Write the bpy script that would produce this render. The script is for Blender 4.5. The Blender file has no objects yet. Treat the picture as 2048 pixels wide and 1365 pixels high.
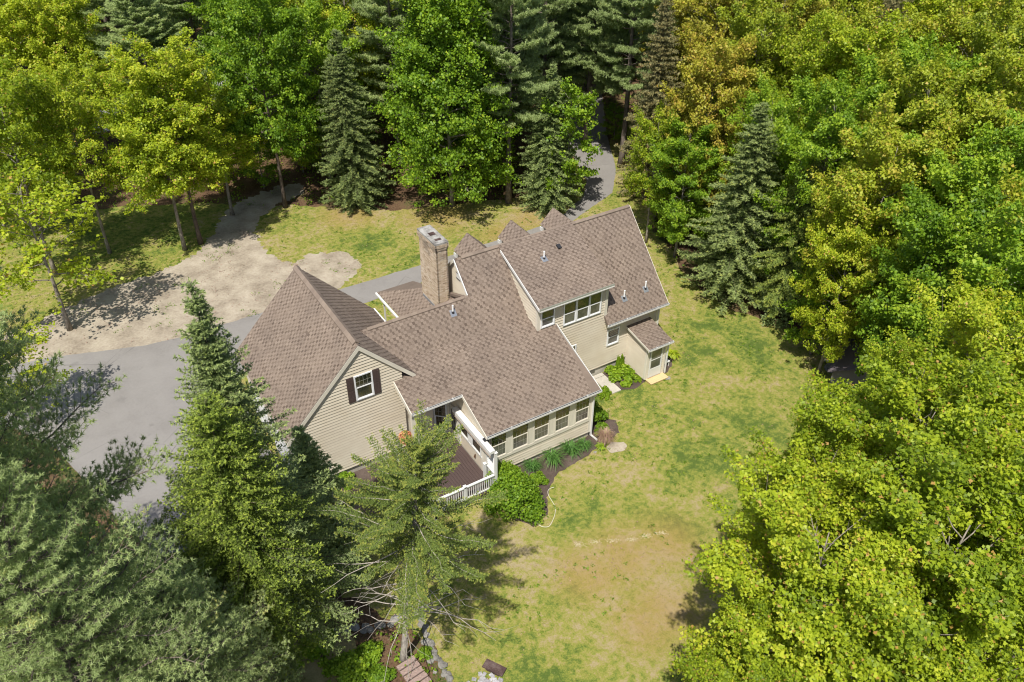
import bpy, math, random
import numpy as np
from mathutils import Vector, Matrix, noise
random.seed(7)
RNG = np.random.default_rng(7)
sc = bpy.context.scene

# ------------------------------------------------------------------ camera
CAM = np.array([-17.008, -32.59, 30.012])
YAW, PITCH, ROLL, FPX = math.radians(32.164), math.radians(36.584), math.radians(0.458), 1675.208
fwd = np.array([math.sin(YAW)*math.cos(PITCH), math.cos(YAW)*math.cos(PITCH), -math.sin(PITCH)])
rgt = np.array([math.cos(YAW), -math.sin(YAW), 0.0]); upv = np.cross(rgt, fwd)
cr, sr = math.cos(ROLL), math.sin(ROLL)
rgt, upv = cr*rgt+sr*upv, -sr*rgt+cr*upv
cam = bpy.data.cameras.new('camera'); camo = bpy.data.objects.new('camera', cam)
sc.collection.objects.link(camo)
M = Matrix.Identity(4)
for i in range(3):
    M[i][0] = rgt[i]; M[i][1] = upv[i]; M[i][2] = -fwd[i]; M[i][3] = CAM[i]
camo.matrix_world = M
cam.sensor_width = 36; cam.lens = FPX/2048*36; cam.clip_end = 2000; cam.clip_start = .1
sc.camera = camo
sc.cycles.filter_width = 1.1

# ------------------------------------------------------------------ light
SUN_EL, SUN_AZ = math.radians(60), math.radians(48)      # light travels towards +Y turned 48 deg to +X
w = bpy.data.worlds.new('World'); sc.world = w; w.use_nodes = True
nt = w.node_tree; nt.nodes.clear()
sky = nt.nodes.new('ShaderNodeTexSky'); sky.sky_type = 'NISHITA'; sky.sun_disc = False
sky.sun_elevation = SUN_EL; sky.sun_rotation = SUN_AZ+math.pi
sky.air_density = 1.0; sky.dust_density = 1.5; sky.ozone_density = 1.0
bg = nt.nodes.new('ShaderNodeBackground'); bg.inputs['Strength'].default_value = 0.105
wo = nt.nodes.new('ShaderNodeOutputWorld')
nt.links.new(sky.outputs[0], bg.inputs[0]); nt.links.new(bg.outputs[0], wo.inputs[0])
sl = bpy.data.lights.new('sun', 'SUN'); sl.energy = 4.9; sl.angle = math.radians(.53); sl.color = (1, .95, .86)
so = bpy.data.objects.new('sun', sl); sc.collection.objects.link(so)
ldir = Vector((math.sin(SUN_AZ)*math.cos(SUN_EL), math.cos(SUN_AZ)*math.cos(SUN_EL), -math.sin(SUN_EL)))
so.rotation_euler = ldir.to_track_quat('-Z', 'Y').to_euler(); so.location = (-30, -30, 60)
vs = sc.view_settings
vs.view_transform = 'Standard'; vs.look = 'None'; vs.gamma = 1; vs.exposure = 0.25; vs.use_curve_mapping = False

# ------------------------------------------------------------------ helpers
def ray(px, py): return fwd+rgt*((px-1024)/FPX)-upv*((py-682.5)/FPX)
def at(px, py, z=0.0):
    d = ray(px, py); t = (z-CAM[2])/d[2]; return CAM+d*t
def proj(P):
    d = np.asarray(P, float)-CAM; z = d@fwd
    return 1024+FPX*(d@rgt)/z, 682.5-FPX*(d@upv)/z
def height_to(base, ty):
    lo, hi = 0., 45.
    for _ in range(40):
        m = (lo+hi)/2
        if proj(base+np.array([0, 0, m]))[1] > ty: lo = m
        else: hi = m
    return lo
def link(o): sc.collection.objects.link(o); return o
def tag(o, label=None, cat=None, group=None, kind=None):
    if label: o['label'] = label
    if cat: o['category'] = cat
    if group: o['group'] = group
    if kind: o['kind'] = kind
    return o
def empty(name, loc, label, cat, group=None, rz=0):
    o = bpy.data.objects.new(name, None); o.location = loc; o.rotation_euler = (0, 0, rz)
    o.empty_display_size = .3
    link(o); tag(o, label, cat, group); return o

class MB:
    def __init__(s): s.v = []; s.f = []; s.t = []
    def poly(s, pts, t=.5):
        n = len(s.v); s.v += [tuple(map(float, p)) for p in pts]; s.f.append(tuple(range(n, n+len(pts)))); s.t.append(t)
    def box(s, x0, x1, y0, y1, z0, z1, t=.5):
        s.boxb((0, 0, 0), (1, 0, 0), (0, 1, 0), (0, 0, 1), x0, x1, y0, y1, z0, z1, t)
    def boxb(s, P, U, V, W, u0, u1, v0, v1, w0, w1, t=.5):
        P, U, V, W = map(np.array, (P, U, V, W)); n = len(s.v)
        for w_ in (w0, w1):
            for v_ in (v0, v1):
                for u_ in (u0, u1): s.v.append(tuple(P+U*u_+V*v_+W*w_))
        F = [(0, 2, 3, 1), (4, 5, 7, 6), (0, 1, 5, 4), (2, 6, 7, 3), (0, 4, 6, 2), (1, 3, 7, 5)]
        if np.dot(np.cross(U, V), W) < 0: F = [tuple(reversed(f)) for f in F]
        for f in F: s.f.append(tuple(n+i for i in f)); s.t.append(t)
    def prism(s, pts, d, t=.5):
        "polygon pts extruded by vector d"
        n = len(s.v); k = len(pts); d = np.array(d, float)
        s.v += [tuple(map(float, p)) for p in pts]+[tuple(np.array(p, float)+d) for p in pts]
        s.f.append(tuple(range(n, n+k))); s.t.append(t)
        s.f.append(tuple(range(n+2*k-1, n+k-1, -1))); s.t.append(t)
        for i in range(k):
            j = (i+1) % k; s.f.append((n+i, n+k+i, n+k+j, n+j)); s.t.append(t)
    def bar(s, a, b, wu, wv, t=.5):
        a, b = np.array(a, float), np.array(b, float); d = b-a; L = np.linalg.norm(d); d /= L
        r = np.array([0, 0, 1.]) if abs(d[2]) < .9 else np.array([1., 0, 0])
        u = np.cross(d, r); u /= np.linalg.norm(u); v = np.cross(u, d)
        s.boxb(a, d, u, v, 0, L, -wu/2, wu/2, -wv/2, wv/2, t)
    def tube(s, pts, rad, n=6, t=.5, cap=True):
        pts = [np.array(p, float) for p in pts]; m = len(pts)
        if not hasattr(rad, '__len__'): rad = [rad]*m
        base = len(s.v); u = None
        for i, p in enumerate(pts):
            d = pts[min(i+1, m-1)]-pts[max(i-1, 0)]; d /= np.linalg.norm(d)+1e-9
            if u is None:
                r = np.array([0, 0, 1.]) if abs(d[2]) < .9 else np.array([1., 0, 0]); u = np.cross(d, r)
            else: u = u-d*np.dot(u, d)
            u /= np.linalg.norm(u)+1e-9; v = np.cross(d, u)
            for k in range(n):
                a = 2*math.pi*k/n; s.v.append(tuple(p+(u*math.cos(a)+v*math.sin(a))*rad[i]))
        for i in range(m-1):
            for k in range(n):
                a = base+i*n+k; b = base+i*n+(k+1) % n; s.f.append((a, b, b+n, a+n)); s.t.append(t)
        if cap:
            s.f.append(tuple(base+k for k in reversed(range(n)))); s.t.append(t)
            s.f.append(tuple(base+(m-1)*n+k for k in range(n))); s.t.append(t)
    def mesh(s, name, mat, smooth=False):
        me = bpy.data.meshes.new(name); me.from_pydata(s.v, [], s.f); me.materials.append(mat)
        a = me.attributes.new('tint', 'FLOAT', 'FACE'); a.data.foreach_set('value', s.t)
        if smooth: me.polygons.foreach_set('use_smooth', [True]*len(s.f))
        me.update(); return me
    def build(s, name, mat, parent=None, kind=None, label=None, smooth=False):
        o = bpy.data.objects.new(name, s.mesh(name, mat, smooth)); link(o); adopt(o, parent)
        if kind: o['kind'] = kind
        if label: o['label'] = label
        return o
def adopt(o, parent):
    if parent is not None:
        o.parent = parent
        if parent.type == 'EMPTY' and parent.parent is None:
            o.matrix_parent_inverse = (Matrix.Translation(parent.location) @ parent.rotation_euler.to_matrix().to_4x4()).inverted()
def clip(poly, a, b, c):
    "keep a*u+b*v<=c"
    out = []
    for i in range(len(poly)):
        p, q = poly[i], poly[(i+1) % len(poly)]
        dp, dq = a*p[0]+b*p[1]-c, a*q[0]+b*q[1]-c
        if dp <= 0: out.append(p)
        if (dp < 0 < dq) or (dq < 0 < dp):
            t = dp/(dp-dq); out.append((p[0]+(q[0]-p[0])*t, p[1]+(q[1]-p[1])*t))
    return out
def clip_convex(sub, poly):
    A = sum(poly[i][0]*poly[(i+1) % len(poly)][1]-poly[(i+1) % len(poly)][0]*poly[i][1] for i in range(len(poly)))
    s = 1 if A > 0 else -1
    for i in range(len(poly)):
        p, q = poly[i], poly[(i+1) % len(poly)]
        a, b = (q[1]-p[1])*s, -(q[0]-p[0])*s
        sub = clip(sub, a, b, a*p[0]+b*p[1])
        if len(sub) < 3: return []
    return sub

# ------------------------------------------------------------------ materials
class NT:
    def __init__(s, name):
        s.m = bpy.data.materials.new(name); s.m.use_nodes = True; s.t = s.m.node_tree; s.t.nodes.clear()
        s.out = s.t.nodes.new('ShaderNodeOutputMaterial'); s.b = s.t.nodes.new('ShaderNodeBsdfPrincipled')
        s.t.links.new(s.b.outputs[0], s.out.inputs[0])
    def n(s, ty, **k):
        o = s.t.nodes.new('ShaderNode'+ty)
        for a, v in k.items(): setattr(o, a, v)
        return o
    def l(s, a, b): s.t.links.new(a, b)
    def noise(s, scale, detail=3, rough=.55, vec=None, w=0):
        o = s.n('TexNoise'); o.inputs['Scale'].default_value = scale; o.inputs['Detail'].default_value = detail
        o.inputs['Roughness'].default_value = rough
        if vec is not None: s.l(vec, o.inputs['Vector'])
        return o.outputs['Fac']
    def pos(s): return s.n('NewGeometry').outputs['Position']
    def obj(s): return s.n('TexCoord').outputs['Object']
    def ramp(s, fac, stops, interp='LINEAR'):
        r = s.n('ValToRGB'); r.color_ramp.interpolation = interp; e = r.color_ramp.elements
        while len(e) > 1: e.remove(e[-1])
        e[0].position = stops[0][0]; e[0].color = (*stops[0][1], 1)
        for p, c in stops[1:]: x = e.new(p); x.color = (*c, 1)
        s.l(fac, r.inputs[0]); return r.outputs[0]
    def mix(s, fac, a, b, mode='MIX'):
        m = s.n('Mix', data_type='RGBA', blend_type=mode)
        for v, i in ((fac, 0), (a, 6), (b, 7)):
            if isinstance(v, (int, float)): m.inputs[i].default_value = v
            elif isinstance(v, tuple): m.inputs[i].default_value = (*v, 1)
            else: s.l(v, m.inputs[i])
        return m.outputs[2]
    def math(s, op, a, b=0., clampit=False):
        m = s.n('Math', operation=op); m.use_clamp = clampit
        for v, i in ((a, 0), (b, 1)):
            if isinstance(v, (int, float)): m.inputs[i].default_value = v
            else: s.l(v, m.inputs[i])
        return m.outputs[0]
    def attr(s, name='tint'): return s.n('Attribute', attribute_name=name).outputs['Fac']
    def bump(s, h, strength=.3, dist=.02):
        b = s.n('Bump'); b.inputs['Strength'].default_value = strength; b.inputs['Distance'].default_value = dist
        s.l(h, b.inputs['Height']); s.l(b.outputs[0], s.b.inputs['Normal'])
    def fin(s, color, rough=.8, spec=.3):
        if isinstance(color, tuple): s.b.inputs['Base Color'].default_value = (*color, 1)
        else: s.l(color, s.b.inputs['Base Color'])
        s.b.inputs['Roughness'].default_value = rough; s.b.inputs['Specular IOR Level'].default_value = spec
        return s.m
def simple(name, col, rough=.7, spec=.3, var=.12, scale=3., metallic=0):
    n = NT(name); f = n.noise(scale, 4)
    c = n.ramp(f, [(.3, tuple(x*(1-var) for x in col)), (.7, tuple(min(1, x*(1+var)) for x in col))])
    n.b.inputs['Metallic'].default_value = metallic
    return n.fin(c, rough, spec)

def m_shingle():
    n = NT('asphalt_shingle'); t = n.attr(); p = n.pos()
    c = n.ramp(t, [(0, (.085, .062, .050)), (.3, (.125, .098, .080)), (.5, (.208, .168, .138)), (.8, (.246, .202, .166)), (1, (.28, .228, .185))])
    big = n.noise(.55, 5, .75, p); g = n.noise(90, 2, .7, p)
    c = n.mix(.55, c, n.ramp(big, [(.3, (.36, .34, .34)), (.7, (.64, .61, .58))]), 'OVERLAY')
    c = n.mix(.5, c, n.ramp(g, [(.3, (.36, .36, .36)), (.7, (.64, .63, .62))]), 'OVERLAY')
    n.bump(g, .5, .006); return n.fin(c, .92, .2)
def m_siding():
    n = NT('vinyl_siding'); p = n.pos(); t = n.attr()
    f = n.noise(.9, 4, .6, p)
    c = n.mix(t, (.59, .525, .425), (.66, .595, .485)); c = n.mix(.5, c, n.ramp(f, [(.3, (.38, .38, .37)), (.7, (.58, .58, .57))]), 'OVERLAY')
    return n.fin(c, .55, .35)
def m_brick():
    n = NT('tan_brick'); t = n.attr(); p = n.pos()
    c = n.ramp(t, [(0, (.24, .17, .115)), (.25, (.40, .30, .21)), (.5, (.53, .42, .30)), (.75, (.60, .49, .37)), (1, (.64, .56, .45))])
    g = n.noise(25, 4, .6, p); c = n.mix(.45, c, n.ramp(g, [(.3, (.38, .38, .38)), (.7, (.6, .6, .6))]), 'OVERLAY')
    sp = n.n('SeparateXYZ'); n.l(p, sp.inputs[0])
    st = n.math('MULTIPLY', n.math('GREATER_THAN', sp.outputs[2], 8.1), n.ramp(n.noise(2.2, 4, .6, p), [(.42, (0, 0, 0)), (.62, (1, 1, 1))]))
    c = n.mix(n.math('MULTIPLY', st, .5), c, (.13, .11, .095)); n.bump(g, .3, .01); return n.fin(c, .9, .2)
def m_lawncolor(n):
    p = n.pos()
    a = n.noise(.16, 3, .5, p); b = n.noise(.7, 4, .62, p); c_ = n.noise(3.2, 4, .65, p); d = n.noise(13, 5, .8, p)
    def blob(px, py, r):
        P = at(px, py); v = n.n('VectorMath', operation='DISTANCE'); n.l(p, v.inputs[0]); v.inputs[1].default_value = tuple(P)
        return n.math('SUBTRACT', 1., n.math('DIVIDE', v.outputs['Value'], r), True)
    g = None
    for px, py, r in ((1370, 905, 3.6), (1440, 900, 3), (1520, 850, 3.), (1400, 700, 2.5), (1500, 700, 3), (1330, 1045, 1.8), (1160, 1040, 2), (1220, 790, 2.2), (740, 490, 3.5), (820, 520, 3), (1140, 1200, 1.8), (1390, 650, 2), (330, 420, 7), (180, 480, 6), (1100, 1340, 3)):
        x = blob(px, py, r); g = x if g is None else n.math('MAXIMUM', g, x)
    o = None
    for px, py, r in ((1250, 1110, 3.4), (1330, 1080, 3.), (1180, 1150, 3.), (1330, 1220, 3), (1010, 470, 3.5), (880, 430, 5), (1060, 440, 3), (1290, 1250, 2.6), (700, 430, 4)):
        x = blob(px, py, r); o = x if o is None else n.math('MAXIMUM', o, x)
    f = n.math('ADD', n.math('MULTIPLY', a, .45), n.math('MULTIPLY', b, .55))
    f = n.math('ADD', f, n.math('MULTIPLY', n.math('SUBTRACT', c_, .5), .8))
    f = n.math('ADD', f, n.math('MULTIPLY', n.math('SUBTRACT', d, .5), .62))
    f = n.math('ADD', f, n.math('MULTIPLY', n.math('MULTIPLY', g, b), .30))
    f = n.math('SUBTRACT', f, n.math('MULTIPLY', n.math('MULTIPLY', o, c_), .18))
    f = n.math('ADD', n.math('MULTIPLY', n.math('SUBTRACT', f, .49), 1.55), .474)
    col = n.ramp(f, [(.20, (.35, .285, .165)), (.34, (.31, .265, .11)), (.45, (.275, .26, .07)), (.54, (.235, .245, .05)), (.65, (.165, .205, .04)), (.82, (.085, .13, .026))])
    om = n.math('MULTIPLY', n.ramp(n.math('MULTIPLY', o, n.math('ADD', b, .35)), [(.2, (0, 0, 0)), (.7, (1, 1, 1))]), .52)
    return n.mix(om, col, (.31, .205, .075)), d, c_
def m_lawn(name, blades=False):
    n = NT(name); c, d, c_ = m_lawncolor(n)
    if blades:
        t = n.attr(); c = n.mix(t, n.mix(.5, c, (.11, .15, .035)), n.mix(.3, c, (.42, .37, .17)))
    else: n.bump(n.math('ADD', d, c_), .7, .05)
    return n.fin(c, .95, .1)
def m_forest():
    n = NT('forest_floor'); p = n.pos(); a = n.noise(.35, 4, .6, p); b = n.noise(9, 4, .7, p)
    c = n.ramp(n.math('ADD', n.math('MULTIPLY', a, .5), n.math('MULTIPLY', b, .5)), [(.36, (.045, .03, .018)), (.46, (.10, .06, .036)), (.53, (.16, .10, .06)), (.57, (.08, .09, .028)), (.68, (.06, .095, .02))])
    n.bump(b, .8, .06); return n.fin(c, .95, .1)
def m_ground(name, cols, s1=.8, s2=14, rough=.95, bump=.4, dist=.03):
    n = NT(name); p = n.pos(); a = n.noise(s1, 5, .6, p); b = n.noise(s2, 4, .7, p); k = n.noise(60, 2, .7, p)
    f = n.math('ADD', n.math('MULTIPLY', a, .55), n.math('MULTIPLY', b, .3)); f = n.math('ADD', f, n.math('MULTIPLY', k, .15))
    c = n.ramp(f, [(.36+.28*i/(len(cols)-1), c) for i, c in enumerate(cols)])
    n.bump(b, bump, dist); return n.fin(c, rough, .2)
def m_bark(name, dark, light, sc_=6):
    n = NT(name); o = n.obj(); mp = n.n('Mapping'); mp.inputs['Scale'].default_value = (1, 1, .18); n.l(o, mp.inputs[0])
    f = n.noise(sc_*3, 5, .7, mp.outputs[0]); g = n.noise(sc_*.5, 3, .6, o)
    c = n.ramp(n.math('ADD', n.math('MULTIPLY', f, .65), n.math('MULTIPLY', g, .35)), [(.35, dark), (.6, light)])
    n.bump(f, .6, .03); return n.fin(c, .9, .15)
def m_leaf(name, stops, trans=.35, tc=(.28, .38, .03), spec=.35, rough=.5, randv=.2):
    n = NT(name); t = n.attr(); oi = n.n('ObjectInfo').outputs['Random']
    f = n.math('ADD', t, n.math('MULTIPLY', n.math('SUBTRACT', oi, .5), randv*2), True)
    f = n.math('MINIMUM', f, .94); c = n.ramp(f, stops)
    c = n.mix(n.math('GREATER_THAN', t, .965), c, stops[-1][1])
    n.fin(c, rough, spec)
    tr = n.n('BsdfTranslucent'); n.l(n.mix(.45, c, tc), tr.inputs[0])
    mx = n.n('MixShader'); mx.inputs[0].default_value = trans
    n.l(n.b.outputs[0], mx.inputs[1]); n.l(tr.outputs[0], mx.inputs[2]); n.l(mx.outputs[0], n.out.inputs[0])
    return n.m
SH = m_shingle(); SID = m_siding(); BR = m_brick()
WHITE = simple('white_trim', (.68, .68, .66), .45, .4, .05, 2)
CREAM = simple('cream_trim', (.66, .62, .53), .5, .35, .06, 2)
SHUT = simple('brown_shutter', (.075, .052, .048), .5, .4, .15)
CONC = m_ground('concrete', [(.33, .31, .27), (.46, .43, .37), (.58, .54, .47)], 1.2, 20, .85, .2, .005)
def m_asphalt(cols):
    n = NT('asphalt'); p = n.pos(); a = n.noise(.45, 5, .65, p); b = n.noise(8, 5, .75, p); k = n.noise(55, 2, .7, p)
    f = n.math('ADD', n.math('MULTIPLY', a, .5), n.math('ADD', n.math('MULTIPLY', b, .3), n.math('MULTIPLY', k, .2)))
    c = n.ramp(f, [(.36, cols[0]), (.5, cols[1]), (.64, cols[2])])
    v = n.n('TexVoronoi', feature='DISTANCE_TO_EDGE'); v.inputs['Scale'].default_value = .3
    wv = n.n('VectorMath', operation='ADD'); n.l(p, wv.inputs[0]); ns = n.n('TexNoise'); ns.inputs['Scale'].default_value = 1.1; ns.inputs['Detail'].default_value = 6; n.l(ns.outputs['Color'], wv.inputs[1]); n.l(wv.outputs[0], v.inputs['Vector'])
    cr_ = n.ramp(v.outputs['Distance'], [(0, (1, 1, 1)), (.006, (0, 0, 0))]); msk = n.ramp(n.noise(.25, 2, .5, p), [(.47, (0, 0, 0)), (.55, (1, 1, 1))])
    c = n.mix(n.math('MULTIPLY', n.math('MULTIPLY', cr_, msk), .55), c, (.09, .085, .08))
    st = n.ramp(n.noise(.8, 3, .5, p), [(.66, (0, 0, 0)), (.74, (1, 1, 1))]); c = n.mix(n.math('MULTIPLY', st, .35), c, (.11, .105, .10))
    n.bump(b, .2, .006); return n.fin(c, .9, .2)
ASPH = m_asphalt([(.195, .183, .172), (.235, .222, .21), (.262, .248, .235)])
SAND = m_ground('sandy_soil', [(.19, .155, .115), (.29, .245, .19), (.37, .32, .25), (.44, .385, .31)], .7, 6, .95, .5, .04)
MULCH = m_ground('dark_mulch', [(.05, .036, .03), (.10, .075, .062), (.17, .13, .11)], 1., 24, .95, .9, .04)
ROAD = m_ground('pale_road', [(.30, .30, .30), (.36, .36, .36)], .5, 9, .9, .1, .005)
LAWN = m_lawn('lawn_grass'); BLADE = m_lawn('grass_blades', True); FOREST = m_forest()
DECK = simple('stained_deck', (.075, .052, .048), .6, .3, .3, 6)
WOODN = simple('new_wood', (.62, .46, .25), .6, .3, .12, 5)
WOODO = simple('weathered_wood', (.30, .22, .19), .8, .2, .3, 7)
STONE = m_ground('field_stone', [(.10, .095, .085), (.22, .21, .19), (.38, .36, .33)], 2., 15, .9, .4, .02)
CHAR = m_ground('charred_wood', [(.03, .022, .02), (.08, .05, .045), (.16, .12, .11)], 2., 20, .95, .6, .02)
ASHM = m_ground('pale_ash', [(.18, .17, .17), (.34, .33, .34), (.55, .54, .56)], 3., 12, .95, .6, .02)
METAL = simple('grey_flashing', (.38, .40, .43), .35, .5, .1, 8, .6)
PVC = simple('white_pipe', (.82, .82, .82), .35, .5, .03)
DARK = simple('dark_rubber', (.03, .03, .035), .6, .3, .2)
BRONZE = simple('bronze_fitting', (.10, .05, .025), .4, .5, .1)
HOSE = simple('pale_hose', (.62, .60, .50), .5, .4, .05)
CLOTH = simple('striped_cloth', (.55, .46, .38), .8, .2, .35, 14)
WINFR = simple('vinyl_frame', (.78, .79, .80), .4, .4, .03)
def m_glass(name, base, var, rough):
    n = NT(name); p = n.pos(); f = n.noise(1.3, 3, .6, p)
    c = n.ramp(f, [(.38, base), (.62, var)]); n.b.inputs['Coat Weight'].default_value = .9; n.b.inputs['Coat Roughness'].default_value = .04
    return n.fin(c, rough, .6)
GLASS = m_glass('window_glass', (.012, .016, .012), (.075, .065, .03), .06)  # brown-green noise paints varied tree reflections into the pane colour
SCREEN = m_glass('window_screen', (.05, .052, .052), (.11, .11, .105), .35)
BLIND = m_glass('glass_over_blinds', (.07, .068, .062), (.16, .155, .14), .2)
TARP = simple('green_tarp', (.05, .12, .07), .5, .3, .25, 3)
BARK_PINE = m_bark('pine_bark', (.07, .055, .045), (.24, .20, .17))
BARK_GREY = m_bark('grey_bark', (.10, .085, .07), (.34, .30, .25))
BARK_DARK = m_bark('dark_bark', (.045, .035, .028), (.16, .125, .10))
BARK_DEAD = m_bark('bare_grey_limb', (.22, .19, .16), (.46, .42, .37))
LF_YEL = m_leaf('yellow_green_leaf', [(0, (.14, .215, .014)), (.35, (.285, .38, .02)), (.7, (.44, .525, .03)), (.93, (.58, .62, .045)), (1, (.50, .30, .08))], .42, (.50, .62, .02))
LF_GRN = m_leaf('green_leaf', [(0, (.09, .18, .014)), (.4, (.19, .325, .02)), (.8, (.32, .46, .03)), (1, (.44, .55, .04))], .4, (.38, .56, .02))
LF_OLV = m_leaf('olive_leaf', [(0, (.16, .21, .02)), (.4, (.30, .38, .027)), (.8, (.45, .51, .04)), (1, (.52, .40, .07))], .4, (.52, .58, .03))
LF_BRZ = m_leaf('bronze_leaf', [(0, (.19, .18, .024)), (.4, (.34, .33, .036)), (.75, (.46, .45, .045)), (1, (.50, .33, .07))], .38, (.52, .50, .04))
ND_PINE = m_leaf('pine_needle', [(0, (.18, .24, .085)), (.4, (.37, .46, .19)), (.8, (.56, .66, .27)), (1, (.66, .60, .2))], .45, (.52, .64, .22), .3, .5)
ND_SPR = m_leaf('spruce_needle', [(0, (0.098, 0.140, 0.055)), (.5, (0.232, 0.299, 0.110)), (.85, (0.390, 0.476, 0.171)), (1, (0.537, 0.610, 0.171))], .32, (.3, .42, .1), .3, .5)
ND_SPY = m_leaf('yellow_spruce_needle', [(0, (.09, .13, .025)), (.5, (.22, .30, .05)), (.85, (.38, .48, .07)), (1, (.50, .58, .09))], .34, (.36, .50, .06), .3, .5)
ND_HEM = m_leaf('hemlock_needle', [(0, (.10, .145, .04)), (.45, (.22, .30, .075)), (.8, (.36, .44, .09)), (1, (.50, .50, .11))], .34, (.36, .46, .08), .3, .5)
ND_FIR = m_leaf('fir_needle', [(0, (0.110, 0.152, 0.055)), (.5, (0.244, 0.311, 0.110)), (.85, (0.403, 0.476, 0.159)), (1, (0.488, 0.512, 0.134))], .32, (.3, .38, .1), .3, .5)
ND_BRN = m_leaf('brownish_needle', [(0, (0.134, 0.134, 0.073)), (.5, (0.256, 0.256, 0.122)), (.85, (0.378, 0.342, 0.146)), (1, (0.464, 0.342, 0.146))], .3, (.3, .27, .1), .3, .5)
LF_DAY = m_leaf('daylily_blade', [(0, (0.049, 0.122, 0.024)), (.6, (0.110, 0.244, 0.049)), (1, (0.195, 0.342, 0.073))], .25, (.15, .3, .04))
LF_DRY = m_leaf('dry_stem', [(0, (0.268, 0.159, 0.122)), (.6, (0.439, 0.281, 0.220)), (1, (0.366, 0.342, 0.110))], .2, (.3, .2, .1))
LF_RED = m_leaf('orange_blossom', [(0, (0.415, 0.122, 0.073)), (.6, (0.671, 0.268, 0.146)), (1, (0.732, 0.464, 0.244))], .3, (.6, .2, .1))

# ------------------------------------------------------------------ ground sheets
def ragged(pts, amp=.25, step=.22, scale=.9, seed=0):
    out = []
    for i in range(len(pts)):
        a, b = np.array(pts[i][:2], float), np.array(pts[(i+1) % len(pts)][:2], float)
        L = np.linalg.norm(b-a); k = max(1, int(L/step)); nrm = np.array([-(b-a)[1], (b-a)[0]])/max(L, 1e-6)
        for j in range(k):
            p = a+(b-a)*j/k
            q = Vector((p[0]*scale+seed*7.3, p[1]*scale, seed)); d = noise.noise(q)*.6+noise.noise(q*3.7)*.3+noise.noise(q*11)*.18
            out.append((p[0]+nrm[0]*d*amp*2, p[1]+nrm[1]*d*amp*2))
    return out
def sheet(name, pts, z, mat):
    m = MB(); m.poly([(x, y, z) for x, y in pts]); o = m.build(name, mat)
    if o.data.polygons[0].normal.z < 0: o.data.flip_normals()
    return tag(o, kind='structure')
def px2(l): return [tuple(at(*p)[:2]) for p in l]
def inside(x, y, poly):
    c = False; j = len(poly)-1
    for i in range(len(poly)):
        xi, yi = poly[i]; xj, yj = poly[j]
        if (yi > y) != (yj > y) and x < (xj-xi)*(y-yi)/(yj-yi)+xi: c = not c
        j = i
    return c
g = MB(); g.poly([(-400, -400, 0), (400, -400, 0), (400, 500, 0), (-400, 500, 0)]); tag(g.build('ground', FOREST), kind='structure')
LAWNP = [(-60, 31), (-38, 33), (-20, 35), (-10, 31), (-3, 27), (1.5, 23.5), (6, 20.2), (12, 18.4), (17, 16.6), (26, 21), (32, 26), (34, 22), (26, 12)] \
    + px2([(1300, 450), (1345, 500), (1375, 560), (1450, 610), (1540, 645), (1640, 690), (1680, 790), (1660, 900), (1700, 1050), (1700, 1365)]) \
    + [(14, -34), (-2, -34)] + px2([(905, 1365), (860, 1290), (812, 1240), (740, 1215), (640, 1150), (600, 1080), (560, 1000)]) + [(-11.5, -3.5), (-11, 0)] \
    + [(-11, 12), (-22, 12), (-28, 8), (-60, 4)]
LAWNR = ragged(LAWNP, .35, .3, .6, 1)
sheet('lawn', LAWNR, .004, LAWN)
SANDP = px2([(0, 735), (0, 668), (48, 662), (91, 636), (176, 598), (234, 572), (348, 533), (400, 500), (430, 468), (445, 428), (480, 405), (520, 385), (560, 372), (600, 368), (612, 380), (590, 395), (555, 412), (520, 435), (512, 470), (530, 502), (560, 520), (585, 532), (610, 512), (640, 502), (690, 508), (720, 528), (705, 553), (660, 590), (560, 640), (500, 645), (373, 680), (293, 700), (95, 722)])
SANDR = ragged(SANDP, .42, .12, 1.3, 2)
sheet('sandy_soil', SANDR, .008, SAND)
DRIVEP = [(-16.6, -6.6), (-12.6, -6.2), (-10.95, -3.4), (-10.95, 4.4), (-11, 6.5), (-8, 9.3), (-4, 9.75), (3, 10.3), (9, 10.6), (16, 11.9), (21.7, 14.2), (24.6, 17.5), (28.5, 24), (34, 32), (42, 40), (40, 43), (31, 34.5), (25.5, 26.8), (22.2, 19.6), (21.2, 17), (19.4, 14.9), (17.4, 13.9), (16.3, 13.2), (14.1, 12.6), (3.7, 12.3), (-7.4, 12.35), (-12, 12.35), (-14.3, 12.6), (-19.4, 14.3), (-21.9, 14.7), (-32, 16), (-32, 10), (-22, 9), (-20.2, 6), (-18.4, -1)]
DRIVER = ragged(DRIVEP, .05, .3, 1.5, 3)
sheet('driveway', DRIVER, .012, ASPH)
sheet('road', ragged([(-70, 44), (-40, 45.5), (-22, 47), (-9, 47.5), (4, 51), (14, 58), (12, 63), (0, 56), (-10, 53), (-22, 53), (-40, 52), (-70, 51)], .25, .5, .8, 4), .016, ROAD)
BEDS = [[(-2.4, -7.5), (-2.9, -9.9), (-2.3, -11.1), (-1.3, -10.9), (-.4, -9.6), (.6, -8.9), (2.2, -8.7), (3.7, -8.5), (5.1, -8.2), (5.5, -7.3), (4.7, -6.4), (4.9, -5.0), (6.3, -5.3), (6.4, -3.6), (3.5, -3.6), (3.5, -7.5)],
        [(7.2, -3.7), (7.25, -5.4), (8.0, -5.75), (8.9, -5.6), (8.9, -3.7)], [(10.2, -3.7), (10.25, -5.6), (11.1, -5.3), (11.9, -4.5), (11.8, -3.2), (11, -2.6), (10.9, -3.7)],
        [(-6.3, -3.4), (-6.2, -8.6), (-8, -8.2), (-9.5, -6.2), (-11, -5.2), (-11, -3.4)]]
BEDR = [ragged(b, .1, .15, 1.6, 5+i) for i, b in enumerate(BEDS)]
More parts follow.
